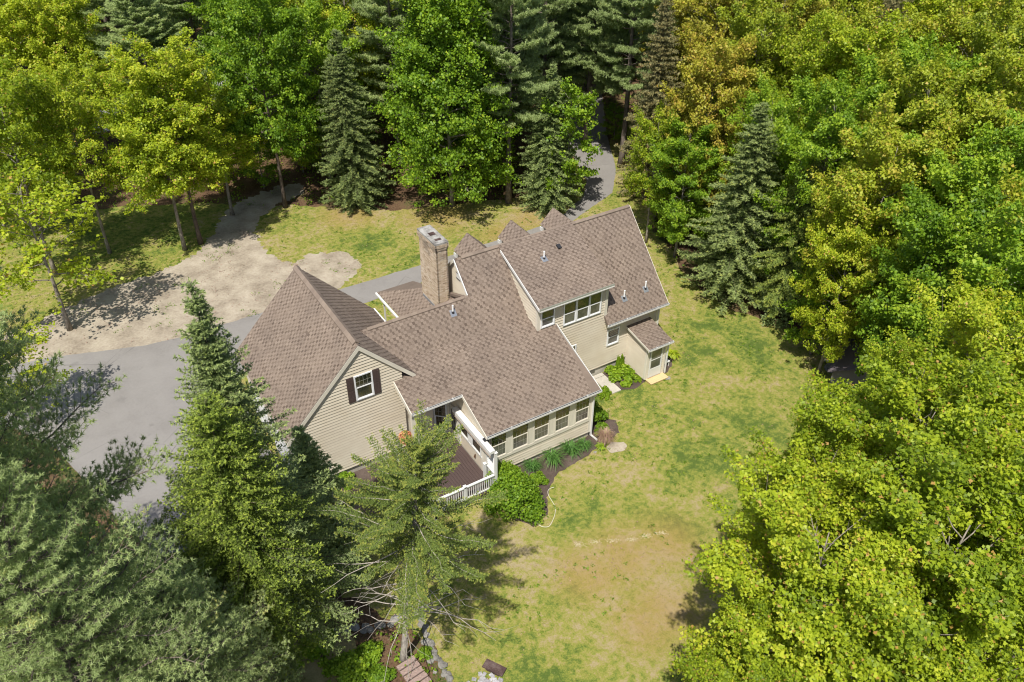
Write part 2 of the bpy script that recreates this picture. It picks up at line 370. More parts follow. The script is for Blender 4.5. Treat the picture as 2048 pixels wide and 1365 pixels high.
for b in BEDR: sheet('mulch_bed', b, .020, MULCH)
sheet('bare_soil', ragged(px2([(1212, 897), (1222, 885), (1248, 884), (1254, 893), (1245, 903), (1222, 907)]), .06, .1, 2, 11), .024, SAND)
sheet('bare_soil', ragged([(-16.5, -14.2), (-14.6, -15.5), (-12.6, -14.0), (-11.6, -12.4), (-12.5, -10.8), (-14.5, -11.3)], .25, .15, 1.2, 12), .024, m_ground('dry_grass_soil', [(.20, .19, .07), (.33, .28, .13), (.42, .34, .19)]))

# ------------------------------------------------------------------ house
H1, S1, YB, S2, SD = 7.996, 1.037, -2.791, .385, .42
def P1z(y): return H1+S1*y
def P2z(y): return P1z(YB)+S2*(y-YB)
house = empty('house', (3.5, -2, 0), 'large beige clapboard house with brown shingle roofs, brick chimney and rear sunroom', 'house')
HINV = Matrix.Translation((3.5, -2, 0)).inverted()
NSH = [0]
shingle_meshes = []
for k in range(3):
    m = MB(); W_, E_ = (.20, .17, .225)[k], .15; t = (.56, .60, .66)[k]
    m.poly([(0, 0, .017), (W_, 0, .017), (W_, E_, .006), (0, E_, .006)], t); m.poly([(0, 0, 0), (W_, 0, 0), (W_, 0, .017), (0, 0, .017)], t*.8)
    m.poly([(0, 0, 0), (0, 0, .017), (0, E_, .006), (0, E_, 0)], t*.8); m.poly([(W_, 0, 0), (W_, E_, 0), (W_, E_, .006), (W_, 0, .017)], t*.8)
    shingle_meshes.append((m.mesh('shingle', SH), W_))
def roof(pts, hdir, thick=.14, singles=0, tile=True, deckmat=None, off=0., label=None):
    """pts: convex 3D polygon of the roof's top face; hdir: horizontal direction along the eave."""
    pts = [np.array(p, float) for p in pts]; U = np.array(hdir, float); U /= np.linalg.norm(U)
    N = np.zeros(3)
    for i in range(len(pts)): N += np.cross(pts[i]-pts[0], pts[(i+1) % len(pts)]-pts[0])
    N /= np.linalg.norm(N)
    if N[2] < 0: N = -N; pts = pts[::-1]
    V = np.cross(N, U)
    if V[2] < 0: U = -U; V = -V
    O = min(pts, key=lambda p: p[2])
    m = MB(); m.prism(pts, -N*thick, .45)
    for f in range(len(m.f)): m.f[f] = tuple(m.f[f])
    r = m.build('roof', SH, house, label=label)
    if not tile: return r
    uv = [(float((p-O)@U), float((p-O)@V)) for p in pts]
    u0, u1 = min(p[0] for p in uv), max(p[0] for p in uv); v1 = max(p[1] for p in uv)
    s = MB(); rr = random.Random(int(abs(O[0]*77+O[1]*13)*10)); E_ = .15; row = 0; v = -.02
    P3 = lambda u, v, h: O+U*u+V*v+N*h
    made = 0
    while v < v1:
        u = u0-.33+(0, .15, .04, .19, .09)[row % 5]+rr.uniform(-.012, .012)
        while u < u1:
            wd = rr.choice((.17, .20)); gap = .31-wd
            for kind, ua, ub in ((1, u, u+wd), (0, u+wd, u+wd+gap)):
                q = [(ua, v), (ub, v), (ub, v+E_), (ua, v+E_)]
                cl = clip_convex(q, uv)
                if len(cl) < 3: continue
                full = len(cl) == 4 and all(abs(a[0]-b[0])+abs(a[1]-b[1]) < 1e-6 for a, b in zip(sorted(cl), sorted(q)))
                h0 = .017 if kind else .006; tt = rr.gauss(.60, .07) if kind else rr.gauss(.37, .06)
                if full and kind and made < singles and rr.random() < .9:
                    me, mw = shingle_meshes[(.20, .17).index(wd)]
                    ob = bpy.data.objects.new('shingle', me); link(ob); ob.parent = r
                    B = Matrix(((U[0], V[0], N[0], 0), (U[1], V[1], N[1], 0), (U[2], V[2], N[2], 0), (0, 0, 0, 1)))
                    B.translation = P3(ua, v, 0); ob.matrix_basis = B
                    made += 1; continue
                hh = lambda vv: h0-(h0-.002)*(vv-v)/E_
                s.poly([P3(a, b, hh(b)) for a, b in cl], min(1, max(0, tt)))
                if full:
                    s.poly([P3(ua, v, -.002), P3(ub, v, -.002), P3(ub, v, h0), P3(ua, v, h0)], .12)
                    if kind:
                        s.poly([P3(ua, v, 0), P3(ua, v, h0), P3(ua, v+E_, .002)], .15); s.poly([P3(ub, v, h0), P3(ub, v, 0), P3(ub, v+E_, .002)], .15)
            u += wd+gap
        v += E_; row += 1
    s.build('shingle_courses', SH, r, kind='stuff')
    return r
X = (1, 0, 0); Yd = (0, 1, 0)
# rear slope of the main block, the dormer and the long slope over the sunroom
roof([(0, 0, H1), (11.25, 0, H1), (11.25, -4.111, P1z(-4.111)), (7.05, -4.111, P1z(-4.111)), (7.05, YB, P1z(YB)), (0, YB, P1z(YB))][0:2]+[(11.25, YB, P1z(YB)), (0, YB, P1z(YB))], X)
roof([(7.05, YB, P1z(YB)), (11.25, YB, P1z(YB)), (11.25, -4.111, P1z(-4.111)), (7.05, -4.111, P1z(-4.111))], X, singles=90)
roof([(-6.0, -1.378, P1z(-1.378)), (0, -1.378, P1z(-1.378)), (0, YB, P1z(YB)), (-6.0, YB, P1z(YB))], X)
roof([(-6.0, YB, P2z(YB)), (3.3, YB, P2z(YB)), (3.3, -3.66, P2z(-3.66)), (-5.382, -3.66, P2z(-3.66))], X)
roof([(3.3, YB, P2z(YB)), (3.867, YB, P2z(YB)), (3.867, -3.66, P2z(-3.66)), (3.3, -3.66, P2z(-3.66))], X)
roof([(-5.382, -3.66, P2z(-3.66)), (-2.72, -3.66, P2z(-3.66)), (-2.72, -5.412, P2z(-5.412)), (-5.382, -5.412, P2z(-5.412))], X, label='roof over the rear porch')
roof([(-2.72, -3.66, P2z(-3.66)), (3.867, -3.66, P2z(-3.66)), (3.80, -4.2, P2z(-4.2)), (3.867, -7.743, P2z(-7.743)), (-2.72, -7.743, P2z(-7.743))], X, singles=205, label='roof over the sunroom')
def DZ(y): return H1+SD*y
roof([(2.551, -.02, DZ(0)+.03), (7.241, -.02, DZ(0)+.03), (7.241, -4.073, DZ(-4.073)+.03), (2.551, -4.073, DZ(-4.073)+.03)], X, .1, label='shed dormer roof')
# garage wing
GX, GZ, GS, GW = -6.946, 7.564, 1.025, 3.901
roof([(GX, -3.69, GZ), (GX, 4.17, GZ), (GX-GW, 4.17, GZ-GS*GW), (GX-GW, -3.69, GZ-GS*GW)], Yd, label='west slope of the garage wing roof')
roof([(GX, -3.69, GZ), (GX, 4.17, GZ), (GX+GW, 4.17, GZ-GS*GW), (GX+GW, -.5, GZ-GS*GW), (GX+2.6, -3.69, GZ-GS*2.6)], Yd)
# vestibule roof
roof([(8.70, -3.60, 2.84), (10.40, -3.60, 2.84), (10.40, -5.759, 2.446), (8.70, -5.759, 2.446)], X, .1, label='small shed roof over the back door')
# front side
FZ = lambda y: H1-S1*y
roof([(0, 0, H1), (11.25, 0, H1), (11.25, 4.1, FZ(4.1)), (0, 4.1, FZ(4.1))], X)
BF = lambda y: 6.57-.405*(y+1.378)
roof([(-.15, -1.378, BF(-1.378)), (-.15, 5.0, BF(5.0)), (-2.41, 4.96, BF(4.96)), (-.35, 1.2, BF(1.2)), (-.35, -1.378, BF(-1.378))], X, tile=False)
roof([(-2.41, 4.96, 4.0), (-2.37, -1.1, 4.0), (-.2, -1.1, 5.85), (-.2, 1.05, 5.85), (-.95, 2.4, 5.2)], Yd, label='hipped roof at the foot of the chimney')
roof([(-6.0, -1.378, 6.56), (-.2, -1.378, 6.56), (-.2, -.75, 5.95), (-5.6, -.75, 5.95)], X, tile=False)
# three gabled front dormers
for cx in (2.15, 4.95, 7.78):
    zt, yt, hw, sl_ = 7.66, 2.55, .86, 1.0
    for s in (-1, 1):
        roof([(cx, yt, zt), (cx, .2, zt), (cx+s*hw, .9, zt-sl_*hw), (cx+s*hw, yt, zt-sl_*hw)], Yd, .08, label='small gabled dormer roof')
    m = MB(); m.prism([(cx-.7, 2.35, 5.4), (cx+.7, 2.35, 5.4), (cx+.7, 2.35, zt-.72), (cx, 2.35, zt-.1), (cx-.7, 2.35, zt-.72)], (0, -1.9, 0)); m.build('dormer_wall', SID, house)
    m = MB(); m.box(cx-.86, cx-.78, 2.3, 2.56, zt-1.2, zt-.98); m.build('eave_return', WHITE, house)
def part(name, mat, f, label=None, parent=house):
    m = MB(); f(m); return m.build(name, mat, parent, label=label)
# ridge caps
def ridge(pts, w_, h, piece):
    m = MB(); a, b = map(np.array, pts); L = np.linalg.norm(b-a); d = (b-a)/L; n = int(L/piece); s = np.cross(d, (0, 0, 1))
    for i in range(n):
        p = a+d*(i*L/n); q = a+d*((i+1)*L/n-.004); lift = .012
        for sg in (-1, 1):
            o = s*sg*w_; dz = np.array([0, 0, -w_*.8])
            up = np.array([0, 0, h]); t = random.uniform(.45, .85)
            m.prism([p+up, q+up*1.0+np.array([0, 0, lift]), q+o+dz+up+np.array([0, 0, lift]), p+o+dz+up], (0, 0, -h*.8), t)
    return m.build('ridge_cap', SH, house)
ridge([(GX, -3.45, GZ+.02), (GX, 4.16, GZ+.02)], .17, .07, .34)
ridge([(.35, 0, H1+.0), (11.2, 0, H1+.0)], .12, .06, .33)
ridge([(-5.6, -1.378, P1z(-1.378)-.01), (-.3, -1.378, P1z(-1.378)-.01)], .11, .055, .33)
# walls with clapboards
def wall(P, U, N, polys, z0, back=.12, expo=.17, label=None, name='wall', courses=True):
    """polys: convex polygons (u, z) in the wall plane through P with outward normal N."""
    P = np.array(P, float); U = np.array(U, float); N = np.array(N, float); Z = np.array([0, 0, 1.])
    m = MB()
    for po in polys: m.prism([P+U*u+Z*z for u, z in po], -N*back, .3)
    wl = m.build(name, SID, house, label=label)
    if not courses: return wl
    zt = max(z for po in polys for _, z in po); z = z0
    us = [u for po in polys for u, _ in po]; a0, a1 = min(us)-.1, max(us)+.1; k = 0
    while z < zt:
        m = MB(); t = random.uniform(.35, .75)
        for po in polys:
            c = clip_convex([(a0, z), (a1, z), (a1, z+expo), (a0, z+expo)], po)
            if len(c) < 3: continue
            h = lambda zz: .042-.039*(zz-z)/expo
            m.poly([P+U*u+Z*zz+N*h(zz) for u, zz in c], t)
            bot = [u for u, zz in c if abs(zz-z) < 1e-6]
            if len(bot) == 2:
                m.poly([P+U*bot[0]+Z*z+N*.001, P+U*bot[1]+Z*z+N*.001, P+U*bot[1]+Z*z+N*.022, P+U*bot[0]+Z*z+N*.042], -1.5)  # underside of the lap tinted darkest: its shadow line put into the colour
        if m.f: m.build('clapboard', SID, wl)
        z += expo; k += 1
    return wl
def Nfront(): return (0, -1, 0)
YG = -3.61
gw = wall((0, YG, 0), X, (0, -1, 0), [[(-10.6, .48), (-4.95, .48), (-4.95, GZ-GS*1.99-.12), (GX, GZ-.13), (-10.6, GZ-GS*3.66-.13)]], .48, label='tall gable wall of the garage wing')
YW = -3.68
mw = wall((0, YW, 0), X, (0, -1, 0), [[(2.74, 4.55), (3.9, 4.2), (7.16, 4.2), (7.16, 6.2), (2.74, 6.2)], [(3.45, .62), (10.95, .62), (10.95, 3.98), (7.16, 4.2), (3.45, 4.2)]], .62, label='rear wall of the main block with the long dormer')
wall((2.71, 0, 0), (0, 1, 0), (-1, 0, 0), [[(YW, P2z(YW)-.1), (YB, P1z(YB)-.1), (-.05, H1-.15), (-.05, H1-.06), (YW, DZ(YW)-.08)]], 4.2, label='sloping side wall of the long dormer')
wall((7.16, 0, 0), (0, 1, 0), (1, 0, 0), [[(YW, P1z(YW)-.1), (-.1, H1-.2), (YW, DZ(YW)-.08)]], 4.0, courses=False)
YS, XSL, XSR = -7.525, -2.6, 3.567
wall((0, YS, 0), X, (0, -1, 0), [[(XSL, .36), (XSR, .36), (XSR, 1.19), (XSL, 1.19)]], .36, label='low front wall of the sunroom')
wall((0, YS, 0), X, (0, -1, 0), [[(XSL, 1.19), (XSR, 1.19), (XSR, 3.12), (XSL, 3.12)]], 1.19, courses=False)
wall((XSR, 0, 0), (0, 1, 0), (1, 0, 0), [[(YS, .36), (YW, .36), (YW, P2z(YW)-.12), (YS, P2z(YS)-.12)]], .36, courses=False)
wall((XSL, 0, 0), (0, 1, 0), (-1, 0, 0), [[(YS, .36), (-3.89, .36), (-3.89, P2z(-3.89)-.12), (YS, P2z(YS)-.12)]], .36, courses=False, label='side wall of the sunroom facing the deck')
# porch recess
wall((0, -3.27, 0), X, (0, -1, 0), [[(-4.95, .36), (-3.34, .36), (-3.34, 4.6), (-4.95, 4.6)]], .36, label='back wall of the porch')
PA, PB = np.array([-2.66, -3.89, 0]), np.array([-3.36, -3.27, 0]); du = (PA-PB); LA = np.linalg.norm(du); du /= LA; dn = np.array([du[1], -du[0], 0])
if dn[1] > 0: dn = -dn
wall(tuple(PB), tuple(du), tuple(dn), [[(0, .36), (LA, .36), (LA, 4.5), (0, 4.5)]], .36, label='slanted wall in the porch corner')
# gable wall beside the chimney
wall((0.03, 0, 0), (0, 1, 0), (-1, 0, 0), [[(-1.5, 6.3), (0, H1-.13), (4.0, FZ(4.0)-.13), (4.0, 3.6), (-1.5, 3.6)]], 4.6, label='upper gable wall beside the chimney')
# hidden faces of the shell
def shell(m):
    m.box(-10.55, -3.4, YG+.13, 3.95, .0, 3.5); m.box(.2, 10.9, YW+.13, 3.75, 0, 3.9); m.box(-5, .2, -2.9, -.8, 0, 4.0)
    m.box(XSL+.13, XSR-.13, YS+.13, YW-.01, 0, 2.6)
part('inner_wall', SID, shell)
part('wall', SID, lambda m: (m.prism([(-10.55, 3.96, 3.4), (-3.35, 3.96, 3.4), (GX, 3.96, GZ-.15)], (0, -.12, 0)), m.prism([(10.95, YW, 3.9), (10.95, 3.75, 3.9), (10.95, 0, H1-.15)], (-.12, 0, 0)), m.box(10.83, 10.95, YW+.01, 3.75, .62, 3.9)))
part('foundation', CONC, lambda m: (m.box(XSL+.04, XSR-.04, YS+.05, YW, 0, .359), m.box(3.5, 10.9, YW+.06, 3.7, 0, .619), m.box(-10.52, -3.5, YG+.06, 3.9, 0, .479)))
# chimney
CX0, CX1, CY0, CY1, CT = -1.04, -.39, -.01, 1.871, 9.10
chim = part('chimney', simple('mortar', (.40, .34, .27), .9, .2), lambda m: m.box(CX0+.02, CX1-.02, CY0+.02, CY1-.02, 3.6, CT-.06))
bm = MB(); rr = random.Random(3)
def course(z, x0, x1, y0, y1, off):
    for side in range(4):
        L = (x1-x0) if side in (0, 2) else (y1-y0); u = -off*.11
        while u < L-.01:
            a, b = max(0, u+.006), min(L, u+.205); u += .212
            if b-a < .03: continue
            t = min(1, max(0, rr.gauss(.55, .2)))
            if side == 0: bm.box(x0+a, x0+b, y0, y0+.09, z, z+.058, t)
            elif side == 2: bm.box(x0+a, x0+b, y1-.09, y1, z, z+.058, t)
            elif side == 1: bm.box(x0-.001, x0+.09, y0+a, y0+b, z+.0005, z+.0575, t)
            else: bm.box(x1-.09, x1+.001, y0+a, y0+b, z+.0005, z+.0575, t)
z = 4.2; k = 0
while z < CT-.06:
    o = 0
    if z > CT-.42: o = .035
    if z > CT-.30: o = .06
    course(z, CX0-o, CX1+o, CY0-o, CY1+o, k % 2); z += .0675; k += 1
bm.build('brick_courses', BR, chim, kind='stuff')
part('chimney_crown', m_ground('sooty_cement', [(.12, .11, .10), (.30, .29, .27), (.46, .45, .42)], 3, 14, .9, .3, .01), lambda m: m.box(CX0-.05, CX1+.05, CY0-.05, CY1+.05, CT-.05, CT+.05), parent=chim)
for ya, yb in ((.62, .98), (1.15, 1.30)) if False else ((.25, .42), (.85, 1.15)):
    part('flue', CHAR, lambda m: m.box(-.88, -.55, ya, yb, CT+.052, CT+.07), parent=chim)
part('chimney_flashing', METAL, lambda m: (m.box(CX0-.04, CX0-.005, .15, 1.75, 4.6, 5.28), m.boxb((CX0-.17, .1, 5.0), (1, 0, .85), (0, 1, 0), (0, 0, 1), 0, .14, 0, 1.75, 0, .012)), parent=chim)
# trim: rakes, fascias, gutters, corner boards
def rake(pts, w_=.2, th=.04, nrm=(0, -1, 0), mat=CREAM, name='rake_board', label=None):
    a, b = map(lambda p: np.array(p, float), pts); N = np.array(nrm, float); m = MB()
    m.prism([a, b, b-np.array([0, 0, w_]), a-np.array([0, 0, w_])], N*th); return m.build(name, mat, house, label=label)
gz = lambda t: GZ-GS*t
rake([(GX-.0, -3.692, GZ+.0), (GX-GW, -3.692, gz(GW))], .26, .045); rake([(GX, -3.692, GZ+.0), (GX+2.66, -3.692, gz(2.66))], .26, .045)
part('soffit', CREAM, lambda m: (m.prism([(GX, -3.69, GZ-.16), (GX, YG-.002, GZ-.16), (GX-GW, YG-.002, gz(GW)-.16), (GX-GW, -3.69, gz(GW)-.16)], (0, 0, -.02)), m.prism([(GX, -3.69, GZ-.16), (GX, YG-.002, GZ-.16), (GX+2.6, YG-.002, gz(2.6)-.16), (GX+2.6, -3.69, gz(2.6)-.16)], (0, 0, -.02))))
part('drip_edge', simple('dark_drip_edge', (.16, .14, .12), .5), lambda m: (m.bar((GX, -3.71, GZ+.005), (GX-GW, -3.71, gz(GW)+.005), .03, .03), m.bar((GX, -3.71, GZ+.005), (GX+2.66, -3.71, gz(2.66)+.005), .03, .03)))
rake([(-2.722, -5.42, P2z(-5.42)), (-2.722, -7.743, P2z(-7.743))], .2, .03, (-1, 0, 0))
rake([(3.868, -3.72, P2z(-3.72)+.02), (3.868, -7.743, P2z(-7.743)+.02)], .17, .03, (1, 0, 0), WHITE)
rake([(-5.384, -3.49, P2z(-3.49)), (-5.384, -5.412, P2z(-5.412))], .26, .04, (-1, 0, 0))
rake([(2.549, -.3, DZ(-.3)+.02), (2.549, -4.073, DZ(-4.073)+.02)], .16, .03, (-1, 0, 0), WHITE)
rake([(11.252, 0, H1), (11.252, -4.111, P1z(-4.111))], .2, .03, (1, 0, 0)); rake([(11.252, 0, H1), (11.252, 4.1, FZ(4.1))], .2, .03, (1, 0, 0))
rake([(-.03, 0, H1-.02), (-.03, -1.36, P1z(-1.36)-.02)], .13, .05, (-1, 0, 0), WHITE); rake([(-.1, 0, H1-.02), (-.1, 1.2, FZ(1.2)-.02)], .2, .05, (-1, 0, 0))
part('wall', SID, lambda m: m.prism([(XSL-.0, -5.45, P2z(-5.45)-.14), (XSL, YS, P2z(YS)-.14), (XSL, YS, 2.62), (XSL, -5.45, 2.62)], (-.035, 0, 0)), label='beige wedge above the awning')
def gutter(x0, x1, y, z, w_=.11, mat=WHITE):
    m = MB(); m.box(x0, x1, y-w_, y-w_+.012, z-.11, z); m.box(x0, x1, y-w_, y, z-.112, z-.1); m.box(x0, x0+.012, y-w_, y, z-.11, z); m.box(x1-.012, x1, y-w_, y, z-.11, z)
    g_ = m.build('gutter', mat, house); m = MB(); m.box(x0+.012, x1-.012, y-w_+.012, y-.002, z-.099, z-.05)
    m.build('gutter_trough', DARK, g_)
    m = MB(); m.box(x0, x1, y, y+.03, z-.2, z-.015); m.build('fascia', WHITE, house)
    n = max(2, int((x1-x0)/2)); m = MB()
    for i in range(n): xx = x0+(i+.6)*(x1-x0)/n; m.box(xx, xx+.03, y-w_-.004, y+.02, z, z+.015)
    m.build('gutter_hanger', WHITE, g_)
gutter(XSL-.14, 3.9, -7.745, P2z(-7.743)+.0)
gutter(-5.4, -2.72, -5.414, P2z(-5.412)+.0)
gutter(7.03, 11.28, -4.114, P1z(-4.111)+.0)
gutter(8.68, 10.43, -5.762, 2.45, .09)
part('fascia', simple('grey_green_fascia', (.33, .34, .29), .5), lambda m: m.box(2.56, 7.235, -4.10, -4.074, DZ(-4.073)-.13, DZ(-4.073)+.03))
part('drip_edge', WHITE, lambda m: m.box(2.56, 7.235, -4.115, -4.101, DZ(-4.073)-.145, DZ(-4.073)-.09))
part('soffit', CREAM, lambda m: (m.box(2.6, 7.2, -4.07, YW-.03, DZ(-4.073)-.14, DZ(-4.073)-.11), m.box(7.2, 11.2, -4.10, YW-.03, 3.5, 3.53), m.box(XSL, XSR, -7.74, YS-.03, 2.97, 3.0)))
part('downspout', WHITE, lambda m: (m.box(XSR-.02, XSR+.06, YS-.11, YS-.03, .12, 3.0), m.bar((XSR+.02, YS-.07, .14), (XSR+.14, YS-.5, .05), .08, .06)))
part('downspout', WHITE, lambda m: (m.box(10.97, 11.04, YW-.09, YW-.01, .1, 3.6), m.bar((11.0, -4.1, 3.6), (11.0, YW-.05, 3.3), .06, .06)))
part('downspout', WHITE, lambda m: m.box(10.26, 10.33, -5.60, -5.53, .1, 2.4))
part('downspout', WHITE, lambda m: (m.box(-2.35, -2.28, 4.3, 4.37, .1, 3.9),))
part('gutter', WHITE, lambda m: m.box(-2.53, -2.42, -.9, 5.0, 3.88, 3.98)); part('gutter', WHITE, lambda m: m.box(-3.045, -2.95, -.6, 4.2, 3.46, 3.56))
for x0, x1, y0, y1, z0, z1 in ((2.66, 2.92, YW-.055, YW-.002, 4.62, 6.12), (2.675, 2.708, YW-.034, YW+.16, 4.62, 6.14), (7.0, 7.19, YW-.055, YW-.002, 4.1, 6.1), (10.82, 10.98, YW-.055, YW-.002, .6, 3.6),
                               (XSR-.17, XSR+.02, YS-.055, YS-.002, .36, 3.0), (-10.63, -10.45, YG-.055, YG-.002, .38, 3.6), (XSL-.03, XSL-.002, -7.5, -7.0, .36, 2.7), (-3.45, -3.3, -3.31, -3.272, .36, 3.9)):
    part('corner_board', CREAM, lambda m: m.box(x0, x1, y0, y1, z0, z1))
# windows
def window(P, U, N, w_, h, upper=(0, 0), lower=(0, 0), name='window', lowmat=None, frame=.07, split=.5, mat=None, label=None, upmat=None):
    P, U, N = (np.array(a, float) for a in (P, U, N)); Z = np.array([0, 0, 1.]); mat = mat or WINFR
    m = MB(); B = lambda u0, u1, z0, z1, n0, n1: m.boxb(P, U, Z, N, u0, u1, z0, z1, n0, n1)
    B(-frame, 0, -frame, h+frame, .044, .085); B(w_, w_+frame, -frame, h+frame, .044, .085); B(0, w_, h, h+frame, .044, .085)
    B(-.0, w_, -frame, 0, .044, .09); hm = h*split; B(0, w_, hm-.025, hm+.025, .044, .076)
    B(0, .035, 0, hm-.025, .044, .072); B(w_-.035, w_, 0, hm-.025, .044, .072); B(.035, w_-.035, 0, .04, .044, .072)
    o = m.build(name, mat, house, label=label)
    for (z0, z1, gr, mt, dep) in ((hm+.025, h, upper, upmat or GLASS, .054), (0.04, hm-.025, lower, lowmat or GLASS, .048)):
        p = MB(); p.boxb(P, U, Z, N, .002, w_-.002, z0, z1, .0445, dep); p.build('pane', mt, o)
        if gr[0]:
            q = MB()
            for i in range(1, gr[0]): uu = w_*i/gr[0]; q.boxb(P, U, Z, N, uu-.006, uu+.006, z0, z1, dep, dep+.006)
            for i in range(1, gr[1]): zz = z0+(z1-z0)*i/gr[1]; q.boxb(P, U, Z, N, .01, w_-.01, zz-.006, zz+.006, dep, dep+.005)
            q.build('muntin', simple('muntin', (.30, .29, .25), .5) if 'muntin' not in bpy.data.materials else bpy.data.materials['muntin'], o)
    return o
FN = (0, -1, 0)
window((2.93, YW, 4.90), X, FN, .72, .92, lowmat=SCREEN)
for x0, x1 in ((4.34, 5.05), (5.16, 5.90), (6.0, 6.68)): window((x0, YW, 4.52), X, FN, x1-x0, 1.29, lowmat=BLIND, frame=.055)
window((7.42, YW, 2.0), X, FN, .70, .95, lowmat=SCREEN); window((4.5, YW, 1.95), X, FN, .68, .90, lowmat=SCREEN)
for x0, x1 in ((-2.4, -1.58), (-1.2, -.34), (.04, .89), (1.29, 2.11), (2.52, 3.33)):
    window((x0, YS, 1.42), X, FN, x1-x0, 1.55, upper=(4, 2), lower=(4, 2), lowmat=BLIND, frame=.03, mat=CREAM)
part('window_post', CREAM, lambda m: m.box(-1.545, -1.235, YS-.065, YS-.002, 1.36, 3.0))
for a, b in ((-.305, .005), (.925, 1.255), (2.145, 2.485)): part('window_post', CREAM, lambda m: m.box(a, b, YS-.065, YS-.002, 1.36, 3.0))
part('sill_board', CREAM, lambda m: m.box(XSL, XSR-.17, YS-.08, YS-.002, 1.195, 1.355))
for ya, yb in ((-5.78, -4.98), (-7.0, -6.17)):
    window((XSL, yb, 1.36), (0, -1, 0), (-1, 0, 0), yb-ya, 1.15, lowmat=GLASS, frame=.06, mat=WHITE)
part('sill_board', WHITE, lambda m: m.box(XSL-.06, XSL-.002, -7.1, -4.8, 1.20, 1.29)); part('window_post', WHITE, lambda m: m.box(XSL-.05, XSL-.002, -6.1, -5.86, 1.3, 2.6)); part('window_post', WHITE, lambda m: m.box(XSL-.05, XSL-.002, -4.90, -4.76, .36, 2.6))
sd = part('screen_door', CREAM, lambda m: (m.box(XSL-.06, XSL-.002, -4.74, -4.5, .40, 2.45), m.box(XSL-.06, XSL-.002, -4.03, -3.9, .40, 2.45), m.box(XSL-.06, XSL-.002, -4.5, -4.03, .40, .8), m.box(XSL-.06, XSL-.002, -4.5, -4.03, 2.2, 2.45)))
part('pane', GLASS, lambda m: m.box(XSL-.045, XSL-.003, -4.498, -4.032, .802, 2.198), parent=sd)
part('wall_lamp', BRONZE, lambda m: (m.box(XSL-.12, XSL-.002, -3.985, -3.93, 1.62, 1.72), m.tube([(XSL-.1, -3.955, 1.5), (XSL-.1, -3.955, 1.63)], [.03, .05], 6)))
part('wall_lamp', BRONZE, lambda m: m.tube([(XSL-.07, -6.4, .72), (XSL-.03, -6.4, .9)], [.05, .03], 6))
window(tuple(PB+du*.18+np.array([0, 0, .62])), tuple(du), tuple(dn), .56, 1.75, upper=(3, 3), lower=(3, 3), frame=.07, mat=WHITE)
bd = part('back_door', WHITE, lambda m: (m.box(-4.72, -4.50, -3.35, -3.272, .37, 2.45), m.box(-3.98, -3.72, -3.35, -3.272, .37, 2.45), m.box(-4.5, -3.98, -3.35, -3.272, .37, 1.05), m.box(-4.5, -3.98, -3.35, -3.272, 2.25, 2.45)))
part('pane', GLASS, lambda m: m.box(-4.498, -3.982, -3.33, -3.273, 1.052, 2.248), parent=bd)
window((-7.28, YG, 4.55), X, FN, .78, 1.30, upper=(4, 2), frame=.065)
for x0 in (-7.71, -6.42):
    s = part('shutter', SHUT, lambda m: m.box(x0, x0+.34, YG-.07, YG-.043, 4.46, 5.89))
    part('louver', SHUT, lambda m: [m.boxb((x0+.05, YG-.07, 4.53+i*.04+(.06 if i >= 15 else 0)), (1, 0, 0), (0, 0, 1), (0, -1, 0), 0, .24, 0, .02, 0, .008) for i in range(31)], parent=s)
part('gable_vent', WHITE, lambda m: (m.box(-.03, .005, -.55, -.2, 7.0, 7.3),)); [part('vent_slat', DARK, lambda m: m.box(-.05, -.031, -.6, -.15, zz, zz+.02)) for zz in (7.31, 6.97)]
part('basement_window', GLASS, lambda m: m.box(5.9, 6.75, YW+.03, YW+.058, .28, .55)); part('basement_hatch', CONC, lambda m: m.box(6.2, 7.2, YW-.3, YW-.12, 0, .12))
# vestibule
VX0, VX1, VY = 8.90, 10.19, -5.49
vz = lambda y: 2.446+(y+5.759)*.1825-.11
wall((VX0, 0, 0), (0, 1, 0), (-1, 0, 0), [[(VY, .12), (YW-.01, .12), (YW-.01, vz(YW)), (VY, vz(VY))]], .12, label='side wall of the back entry')
wall((VX1, 0, 0), (0, 1, 0), (1, 0, 0), [[(VY, .12), (YW-.01, .12), (YW-.01, vz(YW)), (VY, vz(VY))]], .12, courses=False)
wall((0, VY, 0), X, (0, -1, 0), [[(VX0, .12), (VX1, .12), (VX1, 2.3), (VX0, 2.3)]], .12, label='front wall of the back entry')
part('foundation', CONC, lambda m: m.box(VX0+.03, VX1-.03, VY+.03, YW, 0, .119))
for x0, x1 in ((VX0-.025, VX0+.1), (VX1-.1, VX1+.025)): part('corner_board', CREAM, lambda m: (m.box(x0, x1, VY-.055, VY-.003, .12, 2.33)))
part('corner_board', CREAM, lambda m: m.box(VX0-.055, VX0-.003, VY, VY+.12, .12, 2.33))
d = part('storm_door', WHITE, lambda m: (m.box(9.06, 9.14, VY-.09, VY-.044, .2, 2.2), m.box(9.86, 9.94, VY-.09, VY-.044, .2, 2.2), m.box(9.14, 9.86, VY-.09, VY-.044, 2.1, 2.2), m.box(9.14, 9.86, VY-.08, VY-.044, .2, .8)))
part('pane', SCREEN, lambda m: m.box(9.16, 9.84, VY-.065, VY-.045, .8, 1.38), parent=d); part('pane', BLIND, lambda m: m.box(9.16, 9.84, VY-.065, VY-.045, 1.42, 2.1), parent=d); part('door_bar', WHITE, lambda m: m.box(9.14, 9.86, VY-.08, VY-.045, 1.38, 1.42), parent=d)
rake([(8.698, -3.72, 2.82), (8.698, -5.759, 2.446)], .12, .02, (-1, 0, 0))
